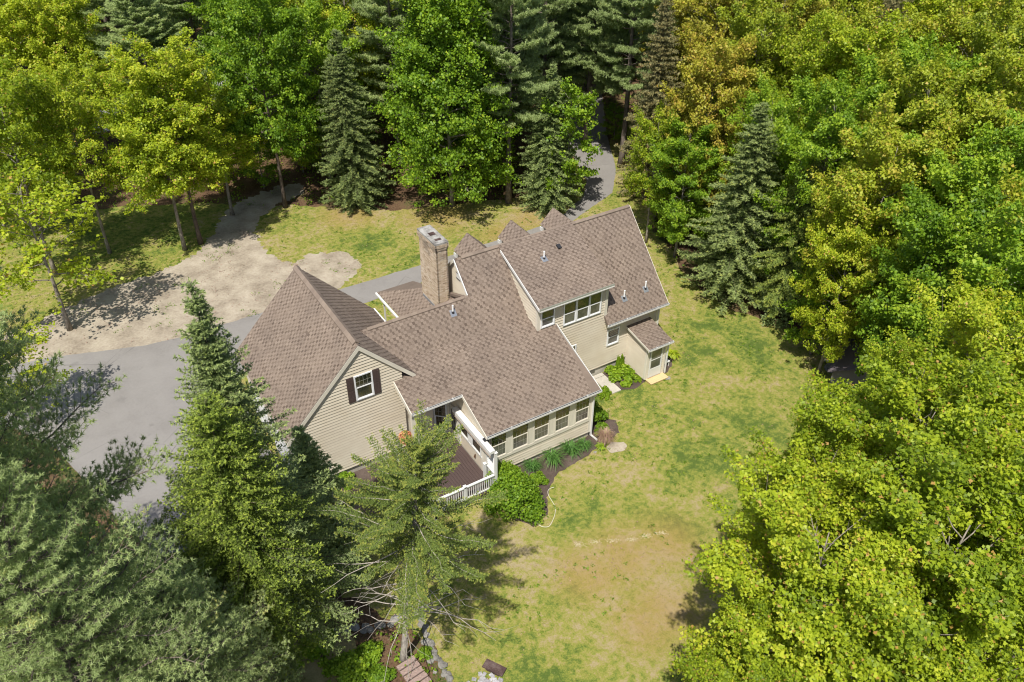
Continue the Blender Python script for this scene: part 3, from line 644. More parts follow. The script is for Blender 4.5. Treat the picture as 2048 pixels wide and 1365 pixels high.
# garage doors on the drive side
for y0 in (-2.6, .7):
    gd = part('garage_door', WHITE, lambda m: m.box(-10.62, -10.56, y0, y0+2.7, .05, 2.3))
    part('door_panel', WHITE, lambda m: [m.box(-10.645, -10.621, y0+.08+i*.65, y0+.65+i*.65, .1+j*.55, .58+j*.55) for i in range(4) for j in range(4)], parent=gd)
part('wall', SID, lambda m: m.box(-10.66, -10.6, YG+.01, 3.95, 2.35, 3.6)); part('corner_board', WHITE, lambda m: m.box(-10.68, -10.61, YG+.02, YG+.2, .38, 3.5))
# roof furniture
def pipe(x, y, z, h=.45, sl_=1.0):
    p = part('vent_pipe', PVC, lambda m: m.tube([(x, y, z-.05), (x, y, z+h)], .045, 10))
    part('pipe_boot', DARK, lambda m: m.tube([(x, y, z-.02), (x, y, z+.10)], [.085, .06], 10), parent=p)
    part('pipe_flashing', METAL, lambda m: m.boxb((x, y, z+.025), (1, 0, 0), (0, 1/math.hypot(1, sl_), sl_/math.hypot(1, sl_)), (0, -sl_/math.hypot(1, sl_), 1/math.hypot(1, sl_)), -.16, .16, -.22, .14, -.012, .004), parent=p)
pipe(-1.15, -1.80, 6.13, .45, S1); pipe(4.46, -1.53, DZ(-1.53)+.03, .45, SD); pipe(8.62, -3.36, P1z(-3.36), .5, S1); pipe(10.16, -3.3, P1z(-3.3), .5, S1)
part('roof_vent', DARK, lambda m: m.boxb((5.63, -1.16, DZ(-1.16)+.03), (1, 0, 0), (0, .92, .386), (0, -.386, .92), -.1, .1, -.14, .14, 0, .12))
# deck, railings, louvred screen, awning
DX0, DX1, DY0, DY1, DZ_ = -5.95, XSL-.04, -8.42, -3.3, .35
dk = part('deck', DECK, lambda m: (m.box(DX0, DX1, DY0, DY0+.05, .05, .31), m.box(DX0, DX0+.05, DY0, YG-.2, .05, .31), m.box(DX0+.05, DX1, DY0+.05, YG-.1, .2, .30)))
x = DX0; i = 0
while x < XSL+.2:
    wd = .138; y1 = YG-.03 if x < -4.95 else (-3.3 if x < -3.4 else (-3.95 if x < XSL-.06 else YS-.08)); x1 = min(x+wd, XSL-.035) if x < XSL-.06 else x+wd
    m = MB(); m.box(x, x1, DY0-.02, y1, .312, DZ_+random.uniform(-.004, .003), random.random())
    if x1-x > .03: m.build('deck_board', DECK, dk)
    x += .146
def railing(a, b, z0=.38, z1=1.25, nb=None, label=None):
    a, b = np.array(a, float), np.array(b, float); L = np.linalg.norm(b-a); d_ = (b-a)/L
    m = MB(); up = np.array([0, 0, 1.])
    m.bar(a+up*z1, b+up*z1, .10, .05) if abs(d_[2]) > .5 else m.boxb(a, d_, np.cross(up, d_), up, 0, L, -.06, .06, z1-.045, z1)
    m.boxb(a, d_, np.cross(up, d_), up, 0, L, -.02, .02, z1-.13, z1-.047); m.boxb(a, d_, np.cross(up, d_), up, 0, L, -.03, .03, z0+.04, z0+.12)
    o = m.build('railing', WHITE, house, label=label); n = int(L/.115)
    for i in range(n):
        q = MB(); u = (i+.5)*L/n; q.boxb(a, d_, np.cross(up, d_), up, u-.019, u+.019, -.019, .019, z0+.122, z1-.132); q.build('baluster', WHITE, o)
    return o
railing((DX0+.05, DY0+.06, 0), (-2.72, DY0+.06, 0)); railing((DX0+.05, DY0+.06, 0), (DX0+.05, -4.3, 0)); railing((-2.64, -8.28, 0), (-2.64, -7.5, 0))
for x_, y_, h in ((-2.62, DY0+.06, 2.62), (-2.78, -7.60, 1.36), (DX0+.05, DY0+.06, 1.36), (DX0+.05, -6.2, 1.36), (-4.3, DY0+.06, 1.30)):
    part('post', WHITE, lambda m: (m.box(x_-.06, x_+.06, y_-.06, y_+.06, .0, h), m.box(x_-.08, x_+.08, y_-.08, y_+.08, h, h+.03)))
part('porch_post', CREAM, lambda m: (m.box(-5.36, -5.18, -5.3, -5.12, .36, P2z(-5.2)-.16), m.box(-5.4, -5.14, -5.34, -5.08, .36, .6)))
lp = part('louvred_screen', WHITE, lambda m: (m.box(-2.66, -2.60, -7.62, -7.56, 1.3, 2.5), m.box(-2.66, -2.60, -8.3, -7.62, 2.44, 2.5)))
for i in range(9): part('slat', WHITE, lambda m: m.boxb((-2.63, -8.3, 1.36+i*.12), (0, 1, 0), (.6, 0, .8), (-.8, 0, .6), 0, .68, 0, .08, 0, .014), parent=lp)
aw = part('awning', WHITE, lambda m: (m.box(-2.90, -2.66, -8.38, -4.70, 2.66, 2.82), m.box(-2.93, -2.90, -8.38, -4.70, 2.58, 2.80)), label='white retractable awning case with a scalloped valance')
va = MB()
for i in range(26):
    y0 = -8.36+i*.14; va.prism([(-2.915, y0, 2.66), (-2.915, y0+.132, 2.66), (-2.915, y0+.132, 2.44), (-2.915, y0+.1, 2.40), (-2.915, y0+.03, 2.40), (-2.915, y0, 2.44)], (.02, 0, 0), random.random())
va.build('valance', CLOTH, aw)
part('awning_bracket', DARK, lambda m: m.box(-2.80, -2.62, -7.66, -7.46, 2.82, 2.90), parent=aw)

# ------------------------------------------------------------------ vegetation generators
def np_mesh(name, verts, faces_n, mat, tint, loops=None):
    """verts (N,3); faces: either int n (consecutive n-gons) ."""
    me = bpy.data.meshes.new(name); nv = len(verts); nf = nv//faces_n
    me.vertices.add(nv); me.vertices.foreach_set('co', np.asarray(verts, np.float32).ravel())
    me.loops.add(nv); me.loops.foreach_set('vertex_index', np.arange(nv, dtype=np.int32))
    me.polygons.add(nf); me.polygons.foreach_set('loop_start', np.arange(0, nv, faces_n, dtype=np.int32))
    me.materials.append(mat); me.update(calc_edges=True)
    a = me.attributes.new('tint', 'FLOAT', 'FACE'); a.data.foreach_set('value', np.clip(np.asarray(tint, np.float32), 0, 1))
    return me
def norm(a): return a/(np.linalg.norm(a, axis=-1, keepdims=True)+1e-9)
def leaves(c, tint, size, rng, flat=.6, mode='diamond', outward=None):
    """leaf faces around centres c; returns verts, n per face"""
    n = len(c); nr = rng.normal(size=(n, 3))*(1-flat)*1.25+np.array([0, 0, 1.])*flat
    if outward is not None: nr += outward*.45
    nr = norm(nr); d = norm(np.cross(nr, rng.normal(size=(n, 3)))); s = np.cross(nr, d)
    L = size*rng.uniform(.65, 1.25, (n, 1)); W = L*rng.uniform(.38, .55, (n, 1))
    droop = nr*L*rng.uniform(-.3, .05, (n, 1))
    if mode == 'diamond':
        fold = nr*W*.35
        v = np.stack([c-d*L*.5, c+s*W+fold-d*L*.05, c+d*L*.5+droop, c-s*W+fold-d*L*.05], 1); return v.reshape(-1, 3), 4
    P = [(-.5, 0, 0), (-.12, .5, .14), (.12, .24, .06), (.58, 0, -.15), (.12, -.24, .06), (-.12, -.5, .14)]
    v = np.stack([c+d*L*a+s*L*b+nr*L*e*.8 for a, b, e in P], 1); return v.reshape(-1, 3), 6
def decid(seed, H, R, base, n_leaf, size, leafmat, barkmat, mode='diamond', sparse=1.0, trunk_r=None, clump=.42, upright=.55, prof=.5, fill=.25):
    rng = np.random.default_rng(seed); rr = random.Random(seed); tb = MB(); tr = trunk_r or H*.0125
    bx, by = rng.normal(0, .02, 2)*H; P = lambda t: np.array([bx*t*t+math.sin(t*5+seed)*.012*H*t, by*t*t+math.cos(t*4+seed)*.012*H*t, H*.95*t])
    tb.tube([P(t) for t in np.linspace(0, 1, 12)], [tr*(1.35 if t == 0 else 1)*(1-t*.9) for t in np.linspace(0, 1, 12)], 7)
    C = []; n_l = int(36*sparse); ga = rr.random()*6
    for i in range(n_l):
        t = base+(.95-base)*((i+.5)/n_l)**.9; p0 = P(t/.98 if t < .98 else 1); q = (t-base)/(1-base)
        pr = math.sqrt(max(0.03, 1-((q-prof)/(1.02-prof if q > prof else prof+.35))**2)); L = R*pr*rr.uniform(.8, 1.12)
        az = ga+i*2.4+rr.uniform(-.3, .3); el = upright*(.35+q*1.0)
        d = np.array([math.cos(az)*math.cos(el), math.sin(az)*math.cos(el), math.sin(el)]); L2 = L/max(.35, math.cos(el))*.92
        if q > .8: L2 = min(L2, R*.8)
        pts = [p0]; dd = d.copy()
        for k in range(6):
            dd = norm(dd+rng.normal(0, .13, 3)+np.array([0, 0, -.05 if q < .4 else .02])); pts.append(pts[-1]+dd*L2/6)
        r0 = max(.02, tr*(1-t*.85)*.5); tb.tube(pts, [r0*(1-.8*k/6) for k in range(7)], 5, cap=False)
        for k in range(2, 7):
            for sgn in (-1, 1, 0):
                if k == 6 and sgn: continue
                a0 = pts[k]; fd = norm(pts[k]-pts[k-1]); sd_ = norm(np.cross(fd, [0, 0, 1])); l3 = L2*rr.uniform(.2, .34)*(1.25-k/9)
                ed = norm(fd*.7+sd_*sgn*rr.uniform(.6, 1)+np.array([0, 0, rr.uniform(-.1, .45)])); e = a0+ed*l3
                if sgn or k in (3, 5): tb.tube([a0, a0+ed*l3*.5+rng.normal(0, .04, 3), e], [r0*.35, r0*.25, .006], 3, cap=False)
                C.append(e); C.append(a0+ed*l3*.55+rng.normal(0, .12, 3))
    nf = int(len(C)*fill)
    for i in range(nf):
        q = rng.random()**.8; t = base+(.97-base)*q; pr = math.sqrt(max(.03, 1-((q-prof)/(1.02-prof if q > prof else prof+.35))**2)); a = rng.uniform(0, 6.283); r = R*pr*rng.uniform(.45, .97)
        C.append(P(t)+np.array([math.cos(a)*r, math.sin(a)*r, rng.normal(0, .15)]))
    C = np.array(C); k = max(6, int(n_leaf/len(C)))
    keep = rng.random(len(C)) < .93; C = C[keep]
    cs = rng.uniform(.7, 1.35, len(C))
    idx = np.repeat(np.arange(len(C)), k); o = rng.normal(size=(len(idx), 3)); o = norm(o)*rng.random((len(idx), 1))**.45
    o *= np.array([1, 1, .78])*clump*.86*cs[idx][:, None]; pos = C[idx]+o
    ctr = np.array([0, 0, H*.55]); out = norm(pos-ctr)
    tint = .5+rng.normal(0, .16, len(idx))+rng.normal(0, .15, len(C))[idx]
    tint = np.minimum(tint, .955); hi = rng.random(len(idx)) < .03; tint[hi] = .97
    v, n = leaves(pos, tint, size, rng, .55, mode, out)
    return tb.mesh('trunk', barkmat, True), np_mesh('crown', v, n, leafmat, tint)
def needles(c, d, L, nn, wd, rng, spread=.55, tintb=None):
    """nn needle triangles per sprig from c along direction d; L array"""
    n = len(c); cc = np.repeat(c, nn, 0); dd = np.repeat(d, nn, 0); r = rng.normal(size=(n*nn, 3)); LL = np.repeat(L, nn)[:, None]*rng.uniform(.7, 1.15, (n*nn, 1))
    e = norm(dd*(1-spread)+norm(r)*spread); s = norm(np.cross(e, rng.normal(size=(n*nn, 3))*.55+np.array([0, 0, 1.])))*wd
    st = cc+dd*LL*rng.uniform(-.3, .3, (n*nn, 1))
    v = np.stack([st-s, st+s, st+e*LL], 1).reshape(-1, 3)
    t = np.repeat(tintb if tintb is not None else np.full(n, .5), nn)+rng.normal(0, .12, n*nn)
    return v, t
def conifer(seed, H, R, base, mat, bark, whorl=.36, nb=7, nn=6, nl=.075, wd=.011, droop=.12, fill=1.0, tip=.25, power=.85, dead=0., sprig=.085, trunk_r=None, yng=.12, spread=.55, flat=.0, rag=.2):
    rng = np.random.default_rng(seed); rr = random.Random(seed); tb = MB(); tr = trunk_r or H*.0105
    wob = lambda z: np.array([math.sin(z*.5+seed)*.05, math.cos(z*.4+seed)*.05, z])
    tb.tube([wob(z)*np.array([1, 1, 1]) for z in np.linspace(0, H, 16)], [tr*(1.3 if k == 0 else 1)*(1-k/15.2) for k in range(16)], 8)
    Cc, Dd, Tt = [], [], []; z = base*H; wi = 0
    zs = []
    while z < H*.985: zs.append(z); z += whorl*(1-.45*z/H)*rr.uniform(.8, 1.2)
    for wi, z in enumerate(zs):
        q = (z-base*H)/(H*(1-base)); Lm = R*(1-q)**power*(.72+.28*min(1, q*6))
        for b in range(nb if q < .85 else 5):
            L = Lm*rr.uniform(1-rag*1.6, 1+rag*.6); az = wi*1.1+b*2*math.pi/nb+rr.uniform(-.25, .25)
            if L < .06: L = .1
            el = tip*(q*2.2-.5)-droop*(1-q); d0 = np.array([math.cos(az), math.sin(az), 0]); n = max(3, int(L/.45)+2)
            pts = [wob(z)]
            for k in range(n):
                u = (k+1)/n; e = el+(u-.4)*(tip*.9)
                pts.append(pts[-1]+(d0*math.cos(e)+np.array([0, 0, math.sin(e)]))*L/n+rng.normal(0, .015, 3)*L)
            tb.tube(pts, [max(.005, .011*L**.8*(1-.85*k/n)) for k in range(n+1)], 4, cap=False)
            pts = np.array(pts); side = np.array([-d0[1], d0[0], 0]); step = .13/fill**.5; s = .22*L*(1-q*.8) if L > .5 else .02
            while s < L:
                u = s/L*n; k = min(n-1, int(u)); p = pts[k]+(pts[k+1]-pts[k])*(u-k); dirb = norm(pts[k+1]-pts[k])
                tl = min(.65, (.18+.36*(1-s/L))*max(.45, L*.42))*rr.uniform(.7, 1.25)
                for sg in (-1, 1):
                    dt = norm(dirb*.75+side*sg*.8+np.array([0, 0, rr.uniform(-.35, .12)*(1-flat)])); m = max(1, int(tl/sprig))
                    base_t = .42+rr.gauss(0, .07)
                    for j in range(m):
                        Cc.append(p+dt*tl*(j+.5)/m+rng.normal(0, .018, 3)); Dd.append(norm(dt+rng.normal(0, .3, 3)*(1-flat*.6))); Tt.append(base_t+(yng*2.2 if j >= m-1 else 0)+.08*s/L)
                Cc.append(p); Dd.append(dirb); Tt.append(.4)
                s += step
            Cc.append(pts[-1]); Dd.append(norm(pts[-1]-pts[-2])); Tt.append(.6)
    if dead:
        z = .2*H
        while z < base*H+dead:
            for b in range(3):
                L = R*rr.uniform(.45, 1.3); az = rr.uniform(0, 6.3); e0 = rr.uniform(-.25, .35); d0 = np.array([math.cos(az), math.sin(az), 0]); pts = [wob(z)]
                for k in range(7):
                    e = e0+rr.uniform(-.2, .2)-k*.02; az2 = az+rr.uniform(-.25, .25); pts.append(pts[-1]+np.array([math.cos(az2)*math.cos(e), math.sin(az2)*math.cos(e), math.sin(e)])*L/7)
                    if k > 1 and rr.random() < .5:
                        a3 = az2+rr.choice((-1, 1))*rr.uniform(.5, 1.1); q_ = pts[-1]; l4 = L*rr.uniform(.1, .4); m_ = q_+np.array([math.cos(a3), math.sin(a3), rr.uniform(-.3, .3)])*l4*.5
                        tb.tube([q_, m_, m_+np.array([math.cos(a3+rr.uniform(-.6, .6)), math.sin(a3), rr.uniform(-.4, .2)])*l4*.5], [.012, .008, .004], 3, .9, cap=False)
                tb.tube(pts, [.036*(1-.8*k/7) for k in range(8)], 5, .9, cap=False)
            z += rr.uniform(.26, .5)
    c, d, t = np.array(Cc), np.array(Dd), np.array(Tt)
    v, tn = needles(c, d, np.full(len(c), nl), nn, wd, rng, spread, t)
    return tb.mesh('trunk', bark, True), np_mesh('crown', v, 3, mat, tn)
def pine(seed, H, R, base, nn=12, nl=.12, wd=.012, dens=1.0, whorl=.75, trunk_r=None, bark=None, mat=None, only=None):
    rng = np.random.default_rng(seed); rr = random.Random(seed); tb = MB(); tr = trunk_r or H*.012
    wob = lambda z: np.array([math.sin(z*.3+seed)*.12, math.cos(z*.25+seed)*.12, z])
    tb.tube([wob(z) for z in np.linspace(0, H, 16)], [tr*(1.3 if k == 0 else 1)*(1-k/15.3) for k in range(16)], 8)
    Cc, Dd, Tt = [], [], []; z = base*H; wi = 0
    while z < H:
        q = (z-base*H)/(H*(1-base)); Lm = R*(1-q**1.6)**.8*(.75+.25*min(1, q*5))
        for b in range(5):
            if rr.random() < .13: continue
            L = max(.3, Lm*rr.uniform(.6, 1.15)); az = wi*.9+b*1.257+rr.uniform(-.3, .3); d0 = np.array([math.cos(az), math.sin(az), 0]); el = .12+.75*q**1.5
            n = 6; pts = [wob(z+rr.uniform(-.1, .1))]
            for k in range(n): e = el+(.12 if k > 3 else -.05)+rr.uniform(-.08, .08); pts.append(pts[-1]+(d0*math.cos(e)+np.array([0, 0, math.sin(e)]))*L/n+rng.normal(0, .02, 3)*L)
            tb.tube(pts, [max(.008, .017*L**.85*(1-.85*k/n)) for k in range(n+1)], 5, cap=False)
            pts = np.array(pts); side = np.array([-d0[1], d0[0], 0]); bt = rr.gauss(.5, .1)
            s = .3*L
            while s <= L*1.001:
                u = min(n-.001, s/L*n); k = int(u); p = pts[k]+(pts[k+1]-pts[k])*(u-k); fd = norm(pts[k+1]-pts[k])
                for sg in (-1, 1):
                    tl = (.35+.55*(1-abs(s/L-.55)))*min(1.25, .35*L+.2)*rr.uniform(.6, 1.1); dt = norm(fd*.7+side*sg*.9+np.array([0, 0, rr.uniform(0, .35)]))
                    e1 = p+dt*tl; 
                    if tl > .3: tb.tube([p, e1], [.009, .004], 3, cap=False)
                    m = max(2, int(tl/.17*dens))
                    for j in range(m):
                        w_ = (j+1)/m; c0 = p+dt*tl*w_; sp = norm(dt+side*rr.uniform(-.6, .6)+np.array([0, 0, .35])+fd*rr.uniform(-.3, .5))
                        Cc.append(c0+sp*rr.uniform(.0, .16)+rng.normal(0, .03, 3)); Dd.append(sp); Tt.append(bt+rr.gauss(0, .08))
                s += .24/dens**.5
            Cc.append(pts[-1]); Dd.append(norm(pts[-1]-pts[-2])); Tt.append(.6)
        wi += 1; z += whorl*(1-.5*q)*rr.uniform(.8, 1.15)
    c, d, t = np.array(Cc), np.array(Dd), np.array(Tt)
    v, tn = needles(c, d, np.full(len(c), nl), nn, wd, rng, .62, t)
    return tb.mesh('trunk', bark or BARK_PINE, True), np_mesh('crown', v, 3, mat or ND_PINE, tn)
def put(name, meshes, loc, label, cat='tree', group=None, rz=0, s=(1, 1, 1), lean=(0, 0), names=('trunk', 'crown'), mat=None):
    o = bpy.data.objects.new(name, None); o.location = loc; o.rotation_euler = (lean[0], lean[1], rz)
    if not hasattr(s, '__len__'): s = (s, s, s)
    o.scale = s; link(o); tag(o, label, cat, group)
    for nm, me in zip(names, meshes):
        c = bpy.data.objects.new(nm, me); link(c); c.parent = o
    return o

# ------------------------------------------------------------------ tree prototypes (mesh data shared by the copies)
DN = [decid(11, 14, 4.2, .30, 68000, .122, LF_YEL, BARK_GREY, 'maple', clump=.42), decid(12, 14, 4.2, .28, 68000, .122, LF_YEL, BARK_GREY, 'maple', clump=.42, prof=.45)]
DM = [decid(21, 14, 4.2, .22, 46000, .165, LF_GRN, BARK_GREY, clump=.48), decid(22, 14, 4.2, .3, 42000, .165, LF_GRN, BARK_GREY, clump=.5, prof=.6),
      decid(23, 14, 4.2, .36, 46000, .165, LF_YEL, BARK_DARK, clump=.48, prof=.55), decid(24, 14, 4.2, .42, 30000, .165, LF_YEL, BARK_GREY, clump=.46), decid(25, 15, 4.4, .13, 80000, .165, LF_GRN, BARK_GREY, clump=.50, prof=.22, sparse=1.7, fill=.9)]
DY = [decid(31, 8, 2.4, .15, 9000, .17, LF_GRN, BARK_GREY, clump=.34, sparse=.5), decid(32, 8, 2.4, .3, 5200, .15, LF_YEL, BARK_GREY, clump=.3, sparse=.5)]
PN = [pine(41, 23, 4.2, .25, nn=10, nl=.2, wd=.031, dens=1.9), pine(42, 23, 4.2, .30, nn=10, nl=.2, wd=.031, dens=1.9)]
PNEAR = [pine(43, 22, 5.4, .22, nn=17, nl=.14, wd=.0115, dens=1.3, whorl=.55)]*2
SP_N = conifer(51, 18.7, 3.3, .16, ND_SPR, BARK_DARK, whorl=.27, nb=9, nn=6, nl=.085, wd=.0175, fill=1.5, tip=.35, droop=.12, power=.95, rag=.35, sprig=.08, trunk_r=.2)
SP_Y = conifer(52, 16, 3.1, .30, ND_SPY, BARK_DARK, whorl=.30, nb=8, nn=6, nl=.085, wd=.0175, fill=1.4, tip=.3, droop=.15, power=.6, sprig=.08, trunk_r=.2, yng=.16)
FIR = [conifer(53, 13, 2.7, .03, ND_FIR, BARK_DARK, whorl=.33, nb=9, nn=8, nl=.14, wd=.024, tip=.1, droop=.18, power=.75, sprig=.12, spread=.45), conifer(54, 13, 2.5, .06, ND_FIR, BARK_DARK, whorl=.36, nb=8, nn=8, nl=.14, wd=.024, tip=.15, droop=.1, power=.85, sprig=.12, rag=.3)]
HEM = conifer(55, 12.3, 4.0, .56, ND_HEM, BARK_DEAD, whorl=.30, nb=6, nn=13, nl=.075, wd=.0125, tip=.42, fill=1.3, droop=.02, power=.5, sprig=.07, spread=.6, dead=.6, rag=.55, trunk_r=.19, yng=.2, flat=.6)
HM2 = conifer(56, 12, 3.2, .08, ND_HEM, BARK_DARK, whorl=.36, nb=7, nn=8, nl=.14, wd=.024, tip=.05, droop=.1, power=.6, sprig=.12, rag=.35)

def setmat(o, mat):
    for c in o.children:
        if c.name.startswith('crown'):
            c.material_slots[0].link = 'OBJECT'; c.material_slots[0].material = mat
TREES = []
def tree(name, proto, xy, H, R, label, H0, R0, group=None, mat=None, lean=(0, 0), rz=None):
    rz = random.uniform(0, 6.28) if rz is None else rz
    o = put(name, proto, (xy[0], xy[1], -.05), label, 'tree', group, rz, (R/R0, R/R0, H/H0), lean)
    if mat: setmat(o, mat)
    TREES.append((xy[0], xy[1], R)); return o
def tb_(px, py, ty): b = at(px, py); return b[:2], height_to(b, ty)
G_R = 'maples crowding the right side of the lawn'
near = [(1610, 1245, 8.5, 3.5, 13, LF_YEL, 'yellow-green maple overhanging the lower right lawn, lowest branches over the orange grass'),
        (1830, 1250, 9, 4.1, 14, LF_YEL, 'broad yellow-green maple behind the one at the lower right lawn edge'),
        (1625, 1050, 8.3, 2.7, 12, LF_YEL, 'smaller yellow-green maple whose crown touches the middle of the right lawn edge'),
        (1800, 1010, 9, 3.8, 14, LF_YEL, 'bright yellow-green maple in front of the hidden shed'),
        (2010, 1060, 9, 4.0, 14, LF_YEL, 'yellow-green maple cut by the right border of the photo, level with the lower lawn'),
        (1735, 915, 8.0, 2.6, 12, LF_YEL, 'yellow-green maple with its top just below the dark shed roof'),
        (1945, 850, 9, 3.5, 14, LF_YEL, 'yellow-green maple right of the dark shed roof'),
        (2010, 1340, 8, 3.6, 13, LF_YEL, 'yellow-green maple in the bottom right corner of the photo'),
        (1770, 1400, 7.5, 3.2, 12, LF_YEL, 'maple with pale bare limbs at the bottom edge near the right corner'),
        (1500, 1400, 6.0, 2.2, 9.5, LF_YEL, 'low maple at the bottom edge beside the lawn')]
for i, (px, py, zc, R, H, mt, lb) in enumerate(near):
    tree('maple_tree', DN[i % 2], at(px, py, zc), H, R, lb, 14, 4.2, G_R, mt)
mid = [(1860, 640, 8, 3.3, 13.5, LF_GRN, 0, 'green maple standing behind the dark shed'), (1955, 690, 9, 3.8, 14, LF_GRN, 1, 'tall green maple above the right border, beyond the shed'),
       (1690, 560, 6.5, 2.3, 10.5, LF_YEL, 0, 'maple with a low yellow-green crown beside the dark yew'), (1890, 490, 9, 3.7, 14, LF_GRN, 0, 'fresh green maple two trees behind the shed'),
       (2040, 520, 9, 3.8, 15, LF_GRN, 1, 'green maple at the right border halfway up the woods'), (1745, 450, 9, 3.5, 14, LF_OLV, 1, 'olive leaved tree between the fir and the green maples'),
       (1650, 360, 9, 3.2, 14, LF_GRN, 0, 'green maple right behind the big fir by the lawn'), (1830, 330, 10, 3.8, 15, LF_OLV, 0, 'olive tinted maple in the middle of the right woods'),
       (1970, 260, 10, 4.2, 16, LF_OLV, 1, 'large olive-yellow crown near the upper right border'), (1720, 220, 10, 3.8, 15, LF_YEL, 0, 'yellow maple above the green ones in the right woods'),
       (1600, 240, 9, 3.2, 14, LF_YEL, 1, 'yellow maple behind the small blue-green spruce'), (1860, 110, 11, 4.2, 16, LF_YEL, 0, 'bright yellow maple near the top right'),
       (2010, 70, 11, 4.4, 17, LF_OLV, 1, 'bronze-yellow crown filling the top right corner'), (1700, 70, 11, 4.0, 16, LF_YEL, 1, 'bright yellow-green maple at the top edge right of the bronze oaks'),
       (1540, 90, 11, 4.0, 16, LF_BRZ, 0, 'bronze leaved oak at the top edge, right one of the pair'), (1430, 100, 11, 4.0, 16, LF_BRZ, 1, 'bronze leaved oak beside the white pines at the top edge'),
       (1420, 250, 9, 3.2, 13.5, LF_BRZ, 2, 'bronze tinted oak between the brown spruce and the big fir'), (1530, 330, 8, 2.6, 12, LF_GRN, 3, 'light green slender tree just behind the big fir'),
       (1370, 370, 5.5, 2.6, 9.5, LF_GRN, 0, 'bright green young maple beside the east end of the house'), (1310, 330, 6, 2.2, 9, LF_YEL, 3, 'thin yellow-green sapling by the drive bend'),
       (30, 130, 8, 4.2, 13, LF_YEL, 0, 'yellow-green maple in the top left corner'), (140, 130, 8, 3.4, 13, LF_YEL, 2, 'yellow-green maple beyond the road at the upper left'),
       (30, 330, 8, 3.6, 13, LF_YEL, 3, 'yellow maple at the left border in front of the road'), (150, 290, 8, 2.8, 12, LF_YEL, 3, 'open crowned yellow maple in front of the pale road'),
       (500, 120, 8, 3.9, 14, LF_GRN, 0, 'tall green maple at the top edge left of the fir'), (620, 40, 8, 3.4, 14, LF_YEL, 1, 'yellow-green treetop at the top edge above the fir'),
       (110, 30, 8, 3.8, 14, LF_YEL, 1, 'yellow-green crown at the top edge near the left corner'), (860, 30, 8, 2.6, 14, LF_GRN, 1, 'green treetop peeking out behind the round maple'),
       (1480, 480, 3, 1.8, 5.5, LF_GRN, 0, 'small green understory tree between fir and hemlock')]
for px, py, zc, R, H, mt, pi, lb in mid:
    tree('maple_tree' if mt in (LF_GRN, LF_YEL) else 'oak_tree', DM[pi], at(px, py, zc), H, R, lb, 14, 4.2, 'broadleaf trees around the clearing', mt)
for px, py, ty, R, pr, mt, lb in [(905, 412, -25, 4.5, DM[4], LF_GRN, 'round bright green maple standing alone behind the chimney'),
        (571, 415, 5, 3.7, DM[2], LF_GRN, 'green maple with a slim pale trunk left of the fir'), (370, 500, 175, 3.4, DM[3], LF_YEL, 'yellow-green maple with a forked mossy trunk on the sandy lawn edge'),
        (402, 488, 120, 3.9, DM[2], LF_YEL, 'taller maple with a straight trunk next to the forked one'), (225, 340, 120, 3.4, DM[3], LF_YEL, 'maple on the shaded lawn in front of the pale road'),
        (148, 378, 160, 3.2, DM[3], LF_YEL, 'dark trunked maple near the left end of the shaded lawn'), (465, 430, 200, 3.2, DM[3], LF_YEL, 'short maple between the sandy trail and the forked maple'),
        (75, 470, 250, 2.8, DM[3], LF_YEL, 'maple with crossing stems near the left border'), (112, 450, 230, 2.6, DM[3], LF_YEL, 'maple with a leaning dark trunk behind the near pine'), (20, 480, 240, 3.0, DM[3], LF_YEL, 'maple hidden by the near pine at the left border')]:
    xy, H = tb_(px, py, ty); tree('maple_tree', pr, xy, H, R, lb, 14, 4.2, 'maples on the shaded lawn and front yard', mt)
xy, H = tb_(140, 660, 500); tree('maple_sapling', DY[1], xy, 10, 3.6, 'maple with a bare lower trunk at the edge of the sandy ground', 8, 2.4, None, LF_YEL)
tree('maple_sapling', DY[1], at(40, 760, 3.), 6, 2.2, 'loose yellow-green sapling beside the near pine at the left border', 8, 2.4, None, LF_YEL, rz=1)
tree('maple_sapling', DY[0], at(1138, 290, 5), 9.5, 2.3, 'young bright green maple in front of the dark fir beside the drive', 8, 2.4, None, LF_GRN)
# conifers
xy, H = tb_(712, 408, 55); tree('fir_tree', FIR[0], xy, H, 3.3, 'dark conical fir at the lawn edge left of the round maple', 13, 2.7, None, ND_FIR)
tree('fir_tree', FIR[0], at(1095, 412), 11.0, 3.0, 'dark fir right of the bare pine trunk, skirt down to the lawn', 13, 2.7, None, ND_SPR)
tree('fir_tree', FIR[1], at(1455, 588), 13.0, 4.0, 'big fir beside the back lawn with branches down to the grass', 13, 2.5, None, ND_FIR)
tree('hemlock_tree', HM2, at(1555, 625), 10.5, 2.8, 'ragged hemlock right of the big fir at the lawn edge', 12, 3.2, None)
tree('spruce_tree', FIR[1], at(1290, 398), 16.5, 2.9, 'tall brownish spruce beside the drive bend', 13, 2.5, None, ND_BRN)
tree('spruce_tree', FIR[0], at(1330, 330), 12.5, 2.5, 'brownish spruce behind the tall one at the drive', 13, 2.7, None, ND_BRN)
tree('spruce_tree', FIR[0], at(1590, 215, 8.), 12, 1.9, 'small blue-green spruce top between the yellow maples', 13, 2.7, None, ND_SPR)
tree('hemlock_tree', HM2, at(1760, 110, 11), 17, 3.0, 'dark olive hemlock among the bright maples at the upper right', 12, 3.2, None, ND_BRN)
G_P = 'white pines behind the house'
